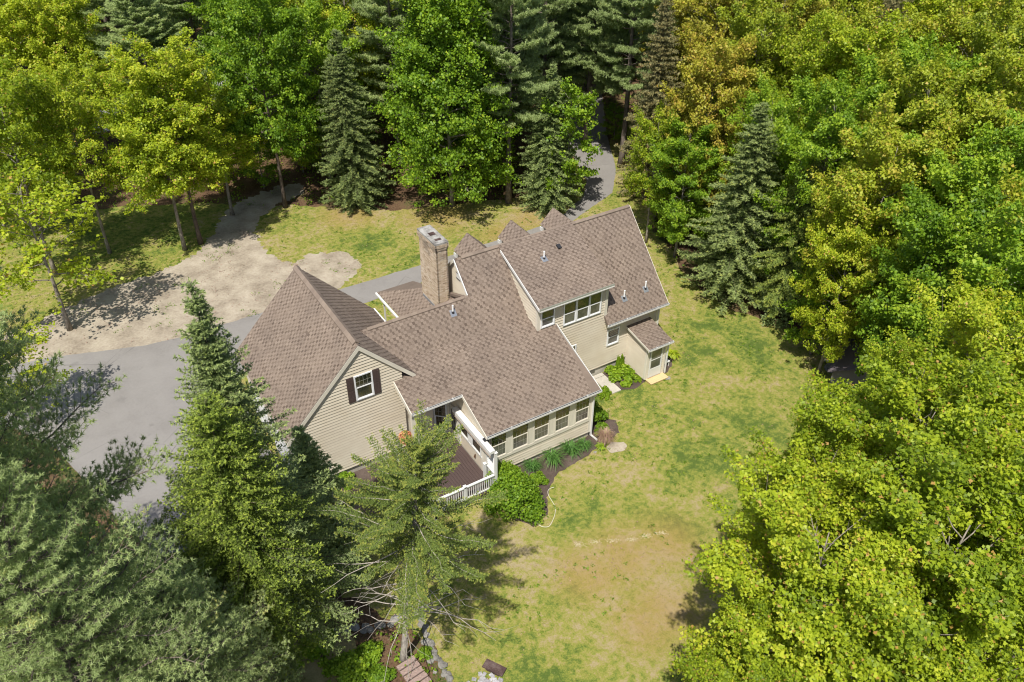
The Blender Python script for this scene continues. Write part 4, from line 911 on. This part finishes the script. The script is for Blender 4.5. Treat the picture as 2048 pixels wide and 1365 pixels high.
for px, py, zc, R, H, lb in [(1019, 405, 0, 3.5, 22, 'white pine with a bare grey trunk at the lawn edge behind the house'), (1172, 290, 0.5, 3.8, 22, 'white pine with broken dead limbs above the drive'),
        (1085, 150, 7, 4, 23, 'white pine at the top edge behind the bare trunked pine'), (960, 120, 7, 3.8, 23, 'white pine right of the round maple top'), (1255, 170, 7, 3.8, 22, 'white pine left of the tall brown spruce'),
        (1190, 60, 7, 4, 23, 'white pine at the top edge above the drive'), (790, 170, 7, 3.6, 21, 'white pine between the fir and the round maple'), (690, 110, 7, 3.6, 22, 'white pine directly behind the fir tip'),
        (300, 150, 7, 4.4, 15, 'wide blue-green pine left of the green maple, in front of the road'), (395, 110, 7, 4.2, 16, 'blue-green pine at the top edge left of centre'), (235, 60, 8, 3.8, 17, 'pine at the top edge between maples'),
        (1345, 90, 8, 3.6, 22, 'white pine beside the bronze oaks'), (632, 230, 4, 2.6, 12, 'short pine filling the gap left of the fir')]:
    p = at(px, py, zc); tree('pine_tree', PN[int(px) % 2], p, H, R, lb, 23, 4.2, G_P)
# foreground conifers
b1 = at(566, 1300); tree('spruce_tree', SP_N, b1, height_to(b1, 548), 4.1, 'tall dark spruce with a pointed top in front of the garage wing', 18.7, 3.3, None, None, (math.radians(.3), math.radians(.5)), 0)
b2 = at(552, 1385); tree('spruce_tree', SP_Y, b2, height_to(b2, 785), 3.2, 'yellow-green spruce in front of the tall pointed spruce, trunk at the bottom edge', 16, 3.1, None, None, (math.radians(.8), math.radians(1.3)), 0)
b2 = at(655, 1140); tree('spruce_tree', FIR[1], b2, height_to(b2, 850), 2.6, 'short dark spruce between the tall spruce and the garage gable', 13, 2.5, None, ND_SPR)
b3 = at(808, 1322); tree('hemlock_tree', HEM, b3, 12.2, 3.0, 'thin hemlock with a bare lower trunk and dead limbs in front of the deck', 12.3, 4.0, None, None, (math.radians(3.3), math.radians(5.4)), 0)
tree('pine_tree', PNEAR[0], at(-250, 740, 17), 25.5, 5.6, 'near white pine at the left border with long needled branches over the drive', 22, 5.4, None, None, (0, 0), .3)
tree('pine_tree', PNEAR[1], at(100, 1290, 12), 18.0, 4.6, 'near white pine in the lower left corner', 22, 5.4, None, None, (0, 0), 1.7)
tree('pine_tree', PNEAR[0], at(-110, 1120, 14), 21, 4.6, 'near white pine at the left edge between the two other near pines', 22, 5.4, None, None, (0, 0), 4.1)
tree('pine_tree', PNEAR[1], at(380, 1370, 7), 12.5, 3.4, 'smaller near pine beside the foot of the tall spruce', 22, 5.4, None, None, (0, 0), 2.9)
# woods that close the view
CLEAR = [(-70, 60), (-70, -40), (-12, -60), (16, -40)]+px2([(1560, 1365), (1680, 1000), (1700, 850), (1660, 700), (1500, 600), (1400, 520), (1340, 430)])+[(25, 10), (28, 18), (38, 30), (34, 33), (24, 24), (19, 18.5), (4, 24), (2, 30), (-2, 40), (8, 55), (0, 60)]
def ok(x, y):
    if inside(x, y, CLEAR): return False
    if inside(x, y, DRIVEP): return False
    return all((x-a)**2+(y-b)**2 > (2.1+.42*r)**2 for a, b, r in TREES)
def zone_of(u, z):
    zone = next(t for lim, t in ((120, 'in the top left corner'), (330, 'above the pale road'), (560, 'behind the forked maple'), (760, 'behind the pointed fir'), (1000, 'behind the round maple'), (1130, 'behind the bare trunked pine'), (1230, 'above the shaded drive'), (1360, 'behind the tall brown spruce'), (1500, 'behind the bronze oaks'), (1640, 'behind the big fir'), (1760, 'behind the blue-green spruce top'), (1880, 'beyond the hidden shed'), (2000, 'close to the right border'), (9999, 'cut by the right border')) if u < lim)
    row = 'near row' if z < 48 else 'second row' if z < 62 else 'third row' if z < 78 else 'fourth row' if z < 95 else 'farthest row'
    return row+' of the woods, '+zone
kinds = [('pine_tree', PN[0], 23, 4.2, None, 21, 3.8, 'white pine deep in the woods behind the house'), ('maple_tree', DM[0], 14, 4.2, LF_GRN, 15, 3.9, 'green maple deep in the woods behind the house'),
         ('maple_tree', DM[1], 14, 4.2, LF_YEL, 15, 3.9, 'yellow-green maple among the woods trees'), ('oak_tree', DM[1], 14, 4.2, LF_OLV, 15.5, 4, 'olive leaved tree among the woods trees'),
         ('oak_tree', DM[0], 14, 4.2, LF_BRZ, 15, 3.9, 'bronze leaved oak among the woods trees'), ('fir_tree', FIR[0], 13, 2.7, None, 13, 2.8, 'dark fir among the woods trees')]
cnt = 0; rr = random.Random(99)
for tr_ in range(2600):
    x, y = rr.uniform(-45, 95), rr.uniform(-40, 105); P = np.array([x, y, 9.])
    d = P-CAM; z = d@fwd
    if z < 12 or z > 118: continue
    u, v = proj(P)
    if not (-220 < u < 2270 and -420 < v < 1500): continue
    if y < 12 and x < 18: continue
    if not ok(x, y): continue
    if x < 6 and y < 52 and u < 620: continue
    if u < 520 and rr.random() < .3: continue
    if u < 500: wts = (3, 3, 5, 1, 0, 1)
    elif u < 1300: wts = (9, 2, 1, 0, 0, 2)
    elif u < 1600: wts = (2, 3, 2, 2, 4, 1)
    else: wts = (.3, 4, 4, 4, 1.0, .5)
    nm, pr, H0, R0, mt, H, R, lb = rr.choices(kinds, wts)[0]; f = rr.uniform(.85, 1.12)
    if z > 95 and rr.random() < .4: continue
    zr = zone_of(u, z)
    hgt = 'short' if f < .92 else 'tall' if f > 1.04 else 'mid-height'
    tree(nm, pr, (x, y), H*f, R*f, hgt+' '+lb.split(' deep')[0].split(' among')[0]+' in the '+zr, H0, R0, lb.split(' deep')[0].split(' among')[0]+' kind in the closing woods', mt)
    cnt += 1

# ------------------------------------------------------------------ saplings, shrubs and garden plants
for i, (px, py, z_, H, R, mt) in enumerate([(1330, 410, 1.5, 3.5, 1.5, LF_GRN), (1345, 455, 1.2, 2.8, 1.3, LF_GRN), (1180, 130, 3, 7, 2, LF_GRN), (640, 300, 2, 4, 1.6, LF_GRN), (600, 300, 2, 5, 1.6, LF_YEL), (1000, 330, 1.5, 4, 1.4, LF_GRN), (840, 300, 1.5, 4, 1.6, LF_GRN),
        (1230, 250, 1.5, 3, 1.3, LF_GRN), (1640, 640, 2.5, 6, 2., LF_GRN), (1500, 500, 3, 6, 1.8, LF_GRN), (330, 300, 2, 5, 1.8, LF_GRN), (430, 330, 2, 5, 2., LF_YEL), (520, 330, 2, 4.5, 1.8, LF_GRN)]):
    tree('maple_sapling', DY[0], at(px, py, z_), H, R, 'small green understory sapling '+('close to the east end of the house, lower one', 'at the lawn edge near the east end of the house', 'in front of the pines at the top of the drive', 'in the gap left of the pointed fir', 'leaning over the end of the sandy trail', 'behind the bare pine trunk', 'behind the round maple and the fir', 'on the shaded side of the drive', 'in the shade beside the shed yard', 'between the big fir and the hemlock', 'at the road end of the shaded lawn', 'behind the taller maple on the sandy edge', 'behind the green maple with the pale trunk')[i], 8, 2.4, 'understory saplings', mt)
rr = random.Random(5); sapn = 0
for k in range(900):
    x, y = rr.uniform(-40, 70), rr.uniform(-35, 75); P = np.array([x, y, 2.]); d = P-CAM; z = d@fwd
    if z < 15 or z > 88: continue
    u, v = proj(P)
    if not (-40 < u < 2090 and -60 < v < 1400) or (y < 12 and x < 18) or inside(x, y, CLEAR) or inside(x, y, DRIVEP) or inside(x, y, LAWNP): continue
    if sapn >= 70: break
    H = rr.uniform(3, 6.5)
    o = put('forest_sapling', DY[sapn % 2], (x, y, -.05), 'slender sapling in the '+zone_of(u, z), 'sapling', 'saplings under the woods canopy', rr.uniform(0, 6), (H/8*.9, H/8*.9, H/8)); setmat(o, LF_GRN if rr.random() < .7 else LF_YEL); sapn += 1
def mound(seed, rx, ry, h, n, size, mat, sub=9, flat=.45, stems=6):
    rng = np.random.default_rng(seed); tb = MB(); cc = []
    for i in range(sub*4):
        a = rng.uniform(0, 6.28); r = rng.uniform(0, 1)**.5*(1+.22*math.sin(a*3+seed)+.12*math.sin(a*5)); zz = h*(.2+.8*math.sqrt(max(0, 1-min(1, r*r)))*rng.uniform(.3, 1.05)); cc.append((math.cos(a)*rx*r*.88, math.sin(a)*ry*r*.88, zz))
    cc = np.array(cc); k = n//len(cc); idx = np.repeat(np.arange(len(cc)), k); o = norm(rng.normal(size=(len(idx), 3)))*rng.random((len(idx), 1))**.4*min(rx, h)*.33
    pos = cc[idx]+o; pos[:, 2] = np.abs(pos[:, 2]); t = .5+rng.normal(0, .16, len(idx))+rng.normal(0, .1, len(cc))[idx]
    v, nn = leaves(pos, t, size, rng, flat, 'diamond', norm(pos-np.array([0, 0, h*.2])))
    for i in range(stems):
        e = cc[i*3 % len(cc)]; tb.tube([(0, 0, 0), e*.5+np.array([0, 0, .05]), e], [.02, .014, .006], 4)
    return tb.mesh('stem', BARK_DARK), np_mesh('foliage', v, nn, mat, t)
def blades(seed, r, h, n, wd, mat, segs=4):
    rng = np.random.default_rng(seed); V = []; T = []
    for i in range(n):
        a = rng.uniform(0, 6.28); rr_ = r*rng.uniform(.5, 1.1); hh = h*rng.uniform(.6, 1.1); d = np.array([math.cos(a), math.sin(a), 0]); s = np.array([-d[1], d[0], 0])*wd*rng.uniform(.7, 1.2); b = rng.normal(0, r*.12, 3)*[1, 1, 0]
        P = [b+d*rr_*u**1.1+np.array([0, 0, hh*math.sin(min(1, u*1.05)*2.5)*(1 if u < .6 else .95)]) for u in np.linspace(0, 1, segs+1)]; t = rng.normal(.55, .18)
        for k in range(segs):
            w0, w1 = (1-.9*(k/segs)**2), (1-.9*((k+1)/segs)**2); V += [P[k]-s*w0, P[k]+s*w0, P[k+1]+s*w1, P[k+1]-s*w1]; T.append(t)
    return np_mesh('blade_clump', np.array(V), 4, mat, T)
def shrub(name, meshes, p, label, cat='shrub', group=None, s=1, rz=None):
    return put(name, meshes, (p[0], p[1], .02), label, cat, group, random.uniform(0, 6) if rz is None else rz, s, names=('stem', 'foliage'))
RH = mound(71, 1.15, 1.15, 1.45, 9000, .10, LF_GRN, 16); SB = mound(72, .7, .7, .9, 3600, .11, LF_GRN); IV = mound(73, .9, .6, .45, 3600, .12, LF_GRN)
o = shrub('rhododendron_bush', RH, at(1032, 1000, .3), 'large rounded rhododendron with yellow-green leaves at the deck corner'); o.scale = (1.2, 1.1, .92)
shrub('rhododendron_bush', RH, at(1008, 962, .3), 'smaller rhododendron between the deck rail and the sunroom wall', s=(.75, .7, .8)); shrub('green_shrub', SB, at(1075, 960, .2), 'low leafy plant between rhododendron and daylilies', s=.6)
shrub('green_shrub', SB, (4.35, -6.6), 'dark green shrub beside the right corner of the sunroom', s=1.05); shrub('green_shrub', SB, (4.3, -7.6), 'small light green shrub below the sunroom downspout', s=.55)
shrub('ground_ivy', IV, (7.9, -4.6), 'low bright green leafy plant spreading beside the concrete walkway', 'plant', s=(.85, 1.5, 1.35), rz=.4); shrub('ground_ivy', IV, (8.3, -3.95), 'leafy vine climbing the wall corner by the back entry', 'plant', s=(.3, .4, 2.0), rz=0)
shrub('ground_ivy', IV, (6.15, -5.35), 'small leafy plant between the walkway and the sunroom corner', 'plant', s=(.5, .6, 1.0)); shrub('ground_ivy', IV, (8.6, -5.2), 'sparse low weed on the mulch by the entry side wall', 'plant', s=(.3, .5, .35))
shrub('front_shrub', RH, (-2.75, 4.3), 'yellow-green shrub seen in the gap between garage roof and chimney roof', s=(.75, .85, .8)); shrub('front_shrub', RH, (-2.75, 2.6), 'second shrub in the gap, nearer to the house ridge', s=(.7, .7, .7))
for i, (px, py, r, lb) in enumerate([(1064, 938, .62, 'leftmost daylily clump, beside the rhododendron'), (1104, 922, .80, 'largest arching daylily clump under the sunroom windows'), (1141, 905, .78, 'broad daylily clump, second from the sunroom corner'), (1167, 893, .55, 'smallest blue-green daylily clump near the sunroom corner')]):
    p = at(px, py, .1); b = blades(80+i, r, r*.75, 150, .016, LF_DAY); o = bpy.data.objects.new('daylily_clump', b); o.location = (p[0], p[1], .02); link(o); tag(o, lb, 'plant', 'daylilies along the sunroom wall')
p = at(1210, 880, .2); b = blades(90, .62, .75, 420, .009, LF_DRY, 3); o = bpy.data.objects.new('ornamental_grass', b); o.location = (p[0], p[1], .02); link(o); tag(o, 'pinkish brown clump of dry ornamental grass at the sunroom corner', 'plant')
HS = blades(91, .34, .3, 60, .045, LF_GRN, 3); HS2 = blades(92, .5, .42, 80, .07, LF_YEL, 3)
p = at(1201, 895, .1); o = bpy.data.objects.new('hosta_plant', HS); o.location = (p[0], p[1], .02); link(o); tag(o, 'small bright green plant in front of the dry ornamental grass', 'plant')
p = at(1343, 712, .1); o = bpy.data.objects.new('hosta_plant', HS2); o.location = (p[0], p[1], .02); link(o); tag(o, 'wide leaved hosta right of the back entry', 'plant')
for i, (px, py, s, lb) in enumerate([(700, 1345, .9, 'left of the thin hemlock trunk'), (740, 1310, .6, 'just left of the thin hemlock trunk in a sun fleck'), (560, 1350, .9, 'between the spruce trunks at the bottom edge'), (470, 1350, .9, 'under the near pine at the bottom edge'), (640, 1300, .8, 'in the shade right of the spruce trunks'),
        (760, 1360, .6, 'beside the timber steps'), (610, 1190, .6, 'in the shade below the spruce, uphill from the stones'), (850, 1310, .35, 'inside the curve of the stone border'), (680, 1130, .7, 'between spruce and hemlock near the deck'), (690, 965, .6, 'against the garage foundation'), (640, 990, .7, 'at the garage corner behind the spruce')]):
    shrub('woodland_shrub', SB, at(px, py), 'low leafy green shrub '+lb, group='low shrubs in the shaded corner', s=(s*1.2, s*1.2, s*.8))
shrub('dark_yew', mound(74, 1.5, 1.5, 1.6, 9000, .12, ND_SPR, 12), at(1560, 632), 'dark low yew under the hemlock at the lawn edge')
# things
def thing_mesh(name, mb, mat, label, cat, group=None, smooth=False):
    o = mb.build(name, mat, smooth=smooth); return tag(o, label, cat, group)
m = MB(); hp = [at(px, py, .03) for px, py in ((1043, 1020), (1052, 1026), (1062, 1031), (1070, 1038), (1077, 1049), (1086, 1054), (1098, 1053), (1105, 1042), (1110, 1028), (1110, 1014), (1103, 1001), (1097, 991), (1096, 982), (1101, 977), (1108, 975))]
P_ = []
for i in range(len(hp)-1):
    p0, p1, p2, p3 = hp[max(0, i-1)], hp[i], hp[i+1], hp[min(len(hp)-1, i+2)]
    for t in (0, .33, .66): P_.append(.5*((2*p1)+(-p0+p2)*t+(2*p0-5*p1+4*p2-p3)*t*t+(-p0+3*p1-3*p2+p3)*t**3))
P_.append(hp[-1]); m.tube([tuple(p) for p in P_], .014, 6); thing_mesh('garden_hose', m, HOSE, 'pale garden hose looping across the lawn beside the rhododendron', 'hose', smooth=True)
def stone(seed, r):
    rng = random.Random(seed); bm_ = MB(); rings = 5; seg = 8; off = [[1+rng.uniform(-.22, .18) for _ in range(seg)] for _ in range(rings)]
    V = []
    for i in range(rings):
        a = math.pi*(i+.6)/(rings+.2); 
        for k in range(seg): b = 2*math.pi*k/seg; q = r*off[i][k]; V.append((math.sin(a)*math.cos(b)*q*1.2, math.sin(a)*math.sin(b)*q, math.cos(a)*q*.62+r*.3))
    bm_.v = V
    for i in range(rings-1):
        for k in range(seg): a = i*seg+k; b = i*seg+(k+1) % seg; bm_.f.append((a, a+seg, b+seg, b)); bm_.t.append(.5)
    bm_.f.append(tuple(range(seg))); bm_.t.append(.5); bm_.f.append(tuple((rings-1)*seg+k for k in reversed(range(seg)))); bm_.t.append(.5)
    return bm_.mesh('garden_stone', STONE, False)
SM = [stone(i, .2) for i in range(6)]
def stones(path, n, lab, grp, jit, s0, s1, seed):
    rg = random.Random(seed); pts = [at(*p) for p in path]; seglen = [np.linalg.norm(pts[i+1]-pts[i]) for i in range(len(pts)-1)]; tot = sum(seglen)
    for i in range(n):
        d = tot*(i+.5)/n; k = 0
        while d > seglen[k]: d -= seglen[k]; k += 1
        p = pts[k]+(pts[k+1]-pts[k])*d/seglen[k]; s = rg.uniform(s0, s1); o = bpy.data.objects.new('garden_stone', SM[rg.randrange(6)]); link(o)
        o.location = (p[0]+rg.uniform(-jit, jit), p[1]+rg.uniform(-jit, jit), .0); o.scale = (s, s, s*rg.uniform(.7, 1)); o.rotation_euler = (0, 0, rg.uniform(0, 6)); tag(o, lab, 'stone', grp)
stones([(842, 1228), (852, 1270), (866, 1300), (880, 1325), (898, 1362), (905, 1375)], 24, 'pale field stone in the border curving along the lower lawn edge', 'stones of the curved lawn border', .08, .4, .8, 1)
stones([(852, 1275), (860, 1310), (872, 1345)], 6, 'flat stone lying just inside the curved stone border', 'stones inside the curved border', .15, .4, .7, 2)
stones([(652, 1275), (700, 1262), (740, 1262), (780, 1246), (835, 1230)], 18, 'mossy field stone in the shaded row running left from the hemlock', 'stones of the shaded row', .15, .5, .95, 3)
for px, py, s, lb in ((1335, 757, .8, 'flat grey stone beside the wooden entry step'), (1190, 905, .4, 'small pinkish stone on the mulch edge below the sunroom corner'), (1665, 738, 2.2, 'rounded grey boulder in the shade in front of the shed'), (1655, 722, .9, 'pale small stone near the boulder by the shed')):
    p = at(px, py); o = bpy.data.objects.new('garden_stone', SM[int(px) % 6]); link(o); o.location = (p[0], p[1], 0); o.scale = (s, s, s*.5); tag(o, lb, 'stone')
st = empty('timber_steps', tuple(at(825, 1350)), 'weathered timber steps at the foot of the thin hemlock', 'steps'); dv = at(868, 1400)-at(812, 1325); dv = dv/np.linalg.norm(dv); su = np.array([-dv[1], dv[0], 0])
for i in range(6):
    c0 = at(818, 1330)+dv*i*.27; q = MB(); q.boxb(tuple(c0), tuple(su), tuple(dv), (0, 0, 1), -.5, .3, -.11, .11, .02+(5-i)*.015, .13+(5-i)*.02, random.random()); q.build('plank', WOODO, st)
p = at(990, 1338); m = MB(); a = dv; m.boxb(tuple(p), (.86, .5, 0), (-.5, .86, 0), (0, 0, 1), -.20, .20, -.42, .48, .03, .09); m.boxb(tuple(p), (.86, .5, 0), (-.5, .86, 0), (0, 0, 1), -.23, -.12, -.3, .3, .0, .12); thing_mesh('charred_board', m, CHAR, 'charred dark board lying on the lower lawn', 'board')
m = MB(); p = at(968, 1372); rg = random.Random(8)
for i in range(60):
    a, r = rg.uniform(0, 6.28), rg.uniform(0, .75); q = (p[0]+math.cos(a)*r*1.1, p[1]+math.sin(a)*r*.7); h = rg.uniform(.03, .10)*(1-r*.7)
    m.boxb((q[0], q[1], .0), (math.cos(a*3), math.sin(a*3), 0), (-math.sin(a*3), math.cos(a*3), 0), (0, 0, 1), -.09, .09, -.07, .07, .001, h+.01)
thing_mesh('ash_heap', m, ASHM, 'pale grey ash heap below the charred board at the bottom edge', 'ash', ); bpy.data.objects['ash_heap']['kind'] = 'stuff'
m = MB(); m.boxb((6.85, -4.55, 0), X, Yd, (0, 0, 1), -.35, .40, -.92, .87, .0, .07); thing_mesh('walkway_slab', m, CONC, 'pale concrete slab running out from the rear wall beside the sunroom', 'slab')
stp = empty('wooden_step', (9.55, -5.75, 0), 'new yellow wooden step below the back entry door', 'step')
for i in range(4): q = MB(); q.box(8.93, 10.2, -5.53-(i+1)*.125, -5.53-i*.125-.008, .09, .125, random.random()); q.build('plank', WOODN, stp)
q = MB(); q.box(8.97, 10.16, -6.0, -5.96, .0, .089); q.box(8.97, 9.01, -5.96, -5.54, 0, .089); q.box(10.12, 10.16, -5.96, -5.54, 0, .089); q.build('step_frame', WOODN, stp)
bn = empty('white_bench', (10.75, -5.0, 0), 'small white bench beside the back entry', 'bench')
q = MB(); q.box(10.5, 11.0, -5.2, -4.75, .36, .40); q.build('seat', WHITE, bn)
for xx in (10.53, 10.93):
    for yy in (-5.17, -4.82): q = MB(); q.box(xx, xx+.04, yy, yy+.04, 0, .36); q.build('leg', WHITE, bn)
hb = empty('hanging_basket', (-5.62, -5.0, 2.25), 'hanging basket of orange-red flowers beside the porch post', 'flowers')
q = MB(); q.tube([(-5.62, -5.0, 2.0), (-5.62, -5.0, 2.1), (-5.62, -5.0, 2.25)], [.07, .15, .19], 10); q.build('basket', DARK, hb); q = MB(); q.tube([(-5.62, -5.0, 2.25), (-5.4, -5.1, 3.85)], .008, 4); q.build('wire', DARK, hb)
rng = np.random.default_rng(4); c = norm(rng.normal(size=(900, 3)))*rng.random((900, 1))**.35*np.array([.34, .34, .36])+np.array([-5.62, -5.0, 2.35]); v, n_ = leaves(c, None, .10, rng, .3); me = np_mesh('flowers', v, n_, LF_RED, rng.normal(.55, .25, 900)); o = bpy.data.objects.new('flowers', me); link(o); adopt(o, hb)
og = empty('garden_ornament', (-4.75, -4.35, .36), 'small white ornament standing on the deck near the porch post', 'ornament')
q = MB(); q.tube([(-4.75, -4.35, .36), (-4.75, -4.35, .42), (-4.75, -4.35, .6), (-4.72, -4.36, .75)], [.16, .13, .10, .05], 10); q.build('body', PVC, og, smooth=True); q = MB(); q.tube([(-4.72, -4.36, .73), (-4.71, -4.36, .80), (-4.70, -4.36, .88)], [.04, .08, .02], 8); q.build('head', simple('terracotta', (.5, .28, .2), .7), og, smooth=True)
# shed among the right hand trees
sa = at(1752, 672, 2.7); sb = at(1736, 722, 2.7); rd = sb-sa; rd /= np.linalg.norm(rd); pe = np.array([-rd[1], rd[0], 0]); ce = (sa+sb)/2; ce[2] = 0
if pe@rgt < 0: pe = -pe
shd = empty('garden_shed', tuple(ce), 'dark roofed shed half covered with a green tarp, hidden among the maples', 'shed'); L_, W_ = 2.0, 1.5
q = MB(); q.boxb(tuple(ce), tuple(rd), tuple(pe), (0, 0, 1), -L_, L_, -W_, W_, 0, 1.9); q.prism([ce+rd*L_-pe*W_+[0, 0, 1.9], ce+rd*L_+pe*W_+[0, 0, 1.9], ce+rd*L_+[0, 0, 2.62]], -rd*2*L_); q.build('wall', simple('grey_boards', (.16, .15, .14), .8), shd)
q = MB(); q.prism([ce-rd*2.15+[0, 0, 2.7], ce+rd*2.15+[0, 0, 2.7], ce+rd*2.15-pe*1.75+[0, 0, 1.86], ce-rd*2.15-pe*1.75+[0, 0, 1.86]], (0, 0, .05)); q.build('roof', simple('dark_shed_roof', (.13, .11, .12), .8), shd)
q = MB(); q.prism([ce-rd*2.15+[0, 0, 2.7], ce+rd*2.15+[0, 0, 2.7], ce+rd*2.15+pe*1.75+[0, 0, 1.86], ce-rd*2.15+pe*1.75+[0, 0, 1.86]], (0, 0, .05)); q.build('roof', TARP, shd, label='roof slope under the green tarp')
q = MB(); q.boxb(tuple(ce), tuple(rd), tuple(pe), (0, 0, 1), -2.17, 2.17, -.05, .05, 2.74, 2.79); q.build('ridge_strip', METAL, shd)
# grass tufts and ground cover (uncountable)
def pip(xs, ys, poly):
    c = np.zeros(len(xs), bool); j = len(poly)-1
    for i in range(len(poly)):
        xi, yi = poly[i]; xj, yj = poly[j]
        if yi != yj: c ^= ((yi > ys) != (yj > ys)) & (xs < (xj-xi)*(ys-yi)/(yj-yi)+xi)
        j = i
    return c
HOUSEP = [[(-10.7, -3.7), (-3.4, -3.7), (-3.4, 4), (-10.7, 4)], [(-6, -8.5), (-2.6, -8.5), (-2.6, -3), (-6, -3)], [(-2.7, -7.6), (3.6, -7.6), (3.6, 4), (-2.7, 4)], [(3.5, -3.7), (11, -3.7), (11, 4), (3.5, 4)], [(8.8, -6.1), (10.3, -6.1), (10.3, -3), (8.8, -3)], [(6.3, -5.6), (7.3, -5.6), (7.3, -3), (6.3, -3)]]
rng = np.random.default_rng(12); N = 230000; xs = rng.uniform(-24, 26, N); ys = rng.uniform(-30, 30, N)
kp = pip(xs, ys, LAWNP)
for q_ in [SANDP, DRIVEP]+BEDS+HOUSEP: kp &= ~pip(xs, ys, q_)
xs, ys = xs[kp], ys[kp]; n = len(xs); c = np.stack([xs, ys, np.full(n, .004)], 1); cc = np.repeat(c, 3, 0)+rng.normal(0, .03, (3*n, 3))*[1, 1, 0]
d = norm(rng.normal(size=(3*n, 3))*[1, 1, .2]+[0, 0, .9]); sd_ = norm(np.cross(d, rng.normal(size=(3*n, 3))))*.011; v = np.stack([cc-sd_, cc+sd_, cc+d*rng.uniform(.03, .085, (3*n, 1))], 1).reshape(-1, 3)
me = np_mesh('grass', v, 3, BLADE, rng.random(3*n)); o = bpy.data.objects.new('grass', me); link(o); tag(o, 'short patchy grass covering the lawn', 'grass', kind='stuff')
N = 19000; xs = rng.uniform(-26, 60, N); ys = rng.uniform(-34, 60, N); kp = ~pip(xs, ys, LAWNP) & ~pip(xs, ys, DRIVEP) & ~pip(xs, ys, SANDP)
nz = np.array([noise.noise(Vector((x*.25, y*.25, 3))) for x, y in zip(xs, ys)]); kp &= nz > -.02
for q_ in HOUSEP: kp &= ~pip(xs, ys, q_)
xs, ys = xs[kp], ys[kp]; n = len(xs); idx = np.repeat(np.arange(n), 7); c = np.stack([xs, ys, np.full(n, .12)], 1)[idx]+rng.normal(0, .16, (7*n, 3))*[1, 1, .5]; c[:, 2] = np.abs(c[:, 2])+.02
v, n_ = leaves(c, None, .14, rng, .7); me = np_mesh('ground_cover', v, n_, LF_GRN, rng.normal(.45, .2, 7*n)); o = bpy.data.objects.new('ground_cover', me); link(o); tag(o, 'low green plants covering the floor of the woods', 'ground cover', kind='stuff')

# loose things nobody could count: weeds and straw in the lawn, pebbles and leaf litter on the bare soil
def scatter(name, poly, n0, k, size, mat, lab, spread, hgt, flat, seed, nthr=-1, exclude=(), box=(-24, 26, -30, 30), tmean=.5, cat='plants'):
    rng = np.random.default_rng(seed); xs = rng.uniform(box[0], box[1], n0); ys = rng.uniform(box[2], box[3], n0); kp = pip(xs, ys, poly)
    for q_ in exclude: kp &= ~pip(xs, ys, q_)
    xs, ys = xs[kp], ys[kp]
    if nthr > -1:
        nz = np.array([noise.noise(Vector((x*.45, y*.45, seed))) for x, y in zip(xs, ys)]); kp = nz > nthr; xs, ys = xs[kp], ys[kp]
    n = len(xs); idx = np.repeat(np.arange(n), k); c = np.stack([xs, ys, np.full(n, hgt)], 1)[idx]+rng.normal(0, spread, (k*n, 3))*[1, 1, .25]; c[:, 2] = np.abs(c[:, 2]-.025)+.03
    v, n_ = leaves(c, None, size, rng, flat); me = np_mesh(name, v, n_, mat, rng.normal(tmean, .2, k*n)); o = bpy.data.objects.new(name, me); link(o); tag(o, lab, cat, kind='stuff')
EXC = [SANDP, DRIVEP]+BEDS+HOUSEP
scatter('lawn_weeds', LAWNP, 9000, 7, .07, LF_GRN, 'small dark weeds dotted through the lawn', .05, .05, .7, 31, .05, EXC, tmean=.35, cat='weeds')
scatter('fallen_leaves', LAWNP, 5000, 2, .07, LF_DRY, 'dry leaves and twigs scattered on the grass', .12, .035, .85, 32, .12, [DRIVEP]+HOUSEP, tmean=.45, cat='leaves')
scatter('fallen_leaves', SANDP, 9000, 3, .06, LF_DRY, 'leaf litter and debris scattered over the sandy soil', .15, .035, .85, 33, .0, [DRIVEP], tmean=.2, cat='leaves')
scatter('soil_weeds', SANDP, 9000, 9, .06, LF_GRN, 'grass and weeds breaking into the sandy soil', .10, .04, .6, 34, .22, [DRIVEP], tmean=.4, cat='weeds')
rg = np.random.default_rng(41); a_, b_ = at(1150, 1092), at(1345, 1066); V = []; T = []
for i in range(520):
    u = rg.random(); p = a_+(b_-a_)*u+np.array([0, 0, .01])+rg.normal(0, .07, 3)*[1, 1, 0]+np.array([0, math.sin(u*9)*.08, 0])
    if math.sin(u*37) < -.35: continue
    d = norm(rg.normal(size=3)*[1, 1, .2]+np.array([0, 0, .25])); s_ = norm(np.cross(d, [0, 0, 1.]))*.008; V += [p-s_, p+s_, p+d*rg.uniform(.06, .13)]; T.append(rg.random())
o = bpy.data.objects.new('straw_line', np_mesh('straw_line', np.array(V), 3, simple('dry_straw', (.55, .48, .33), .8), T)); link(o); tag(o, 'thin broken line of pale straw across the lower lawn', 'straw', kind='stuff')
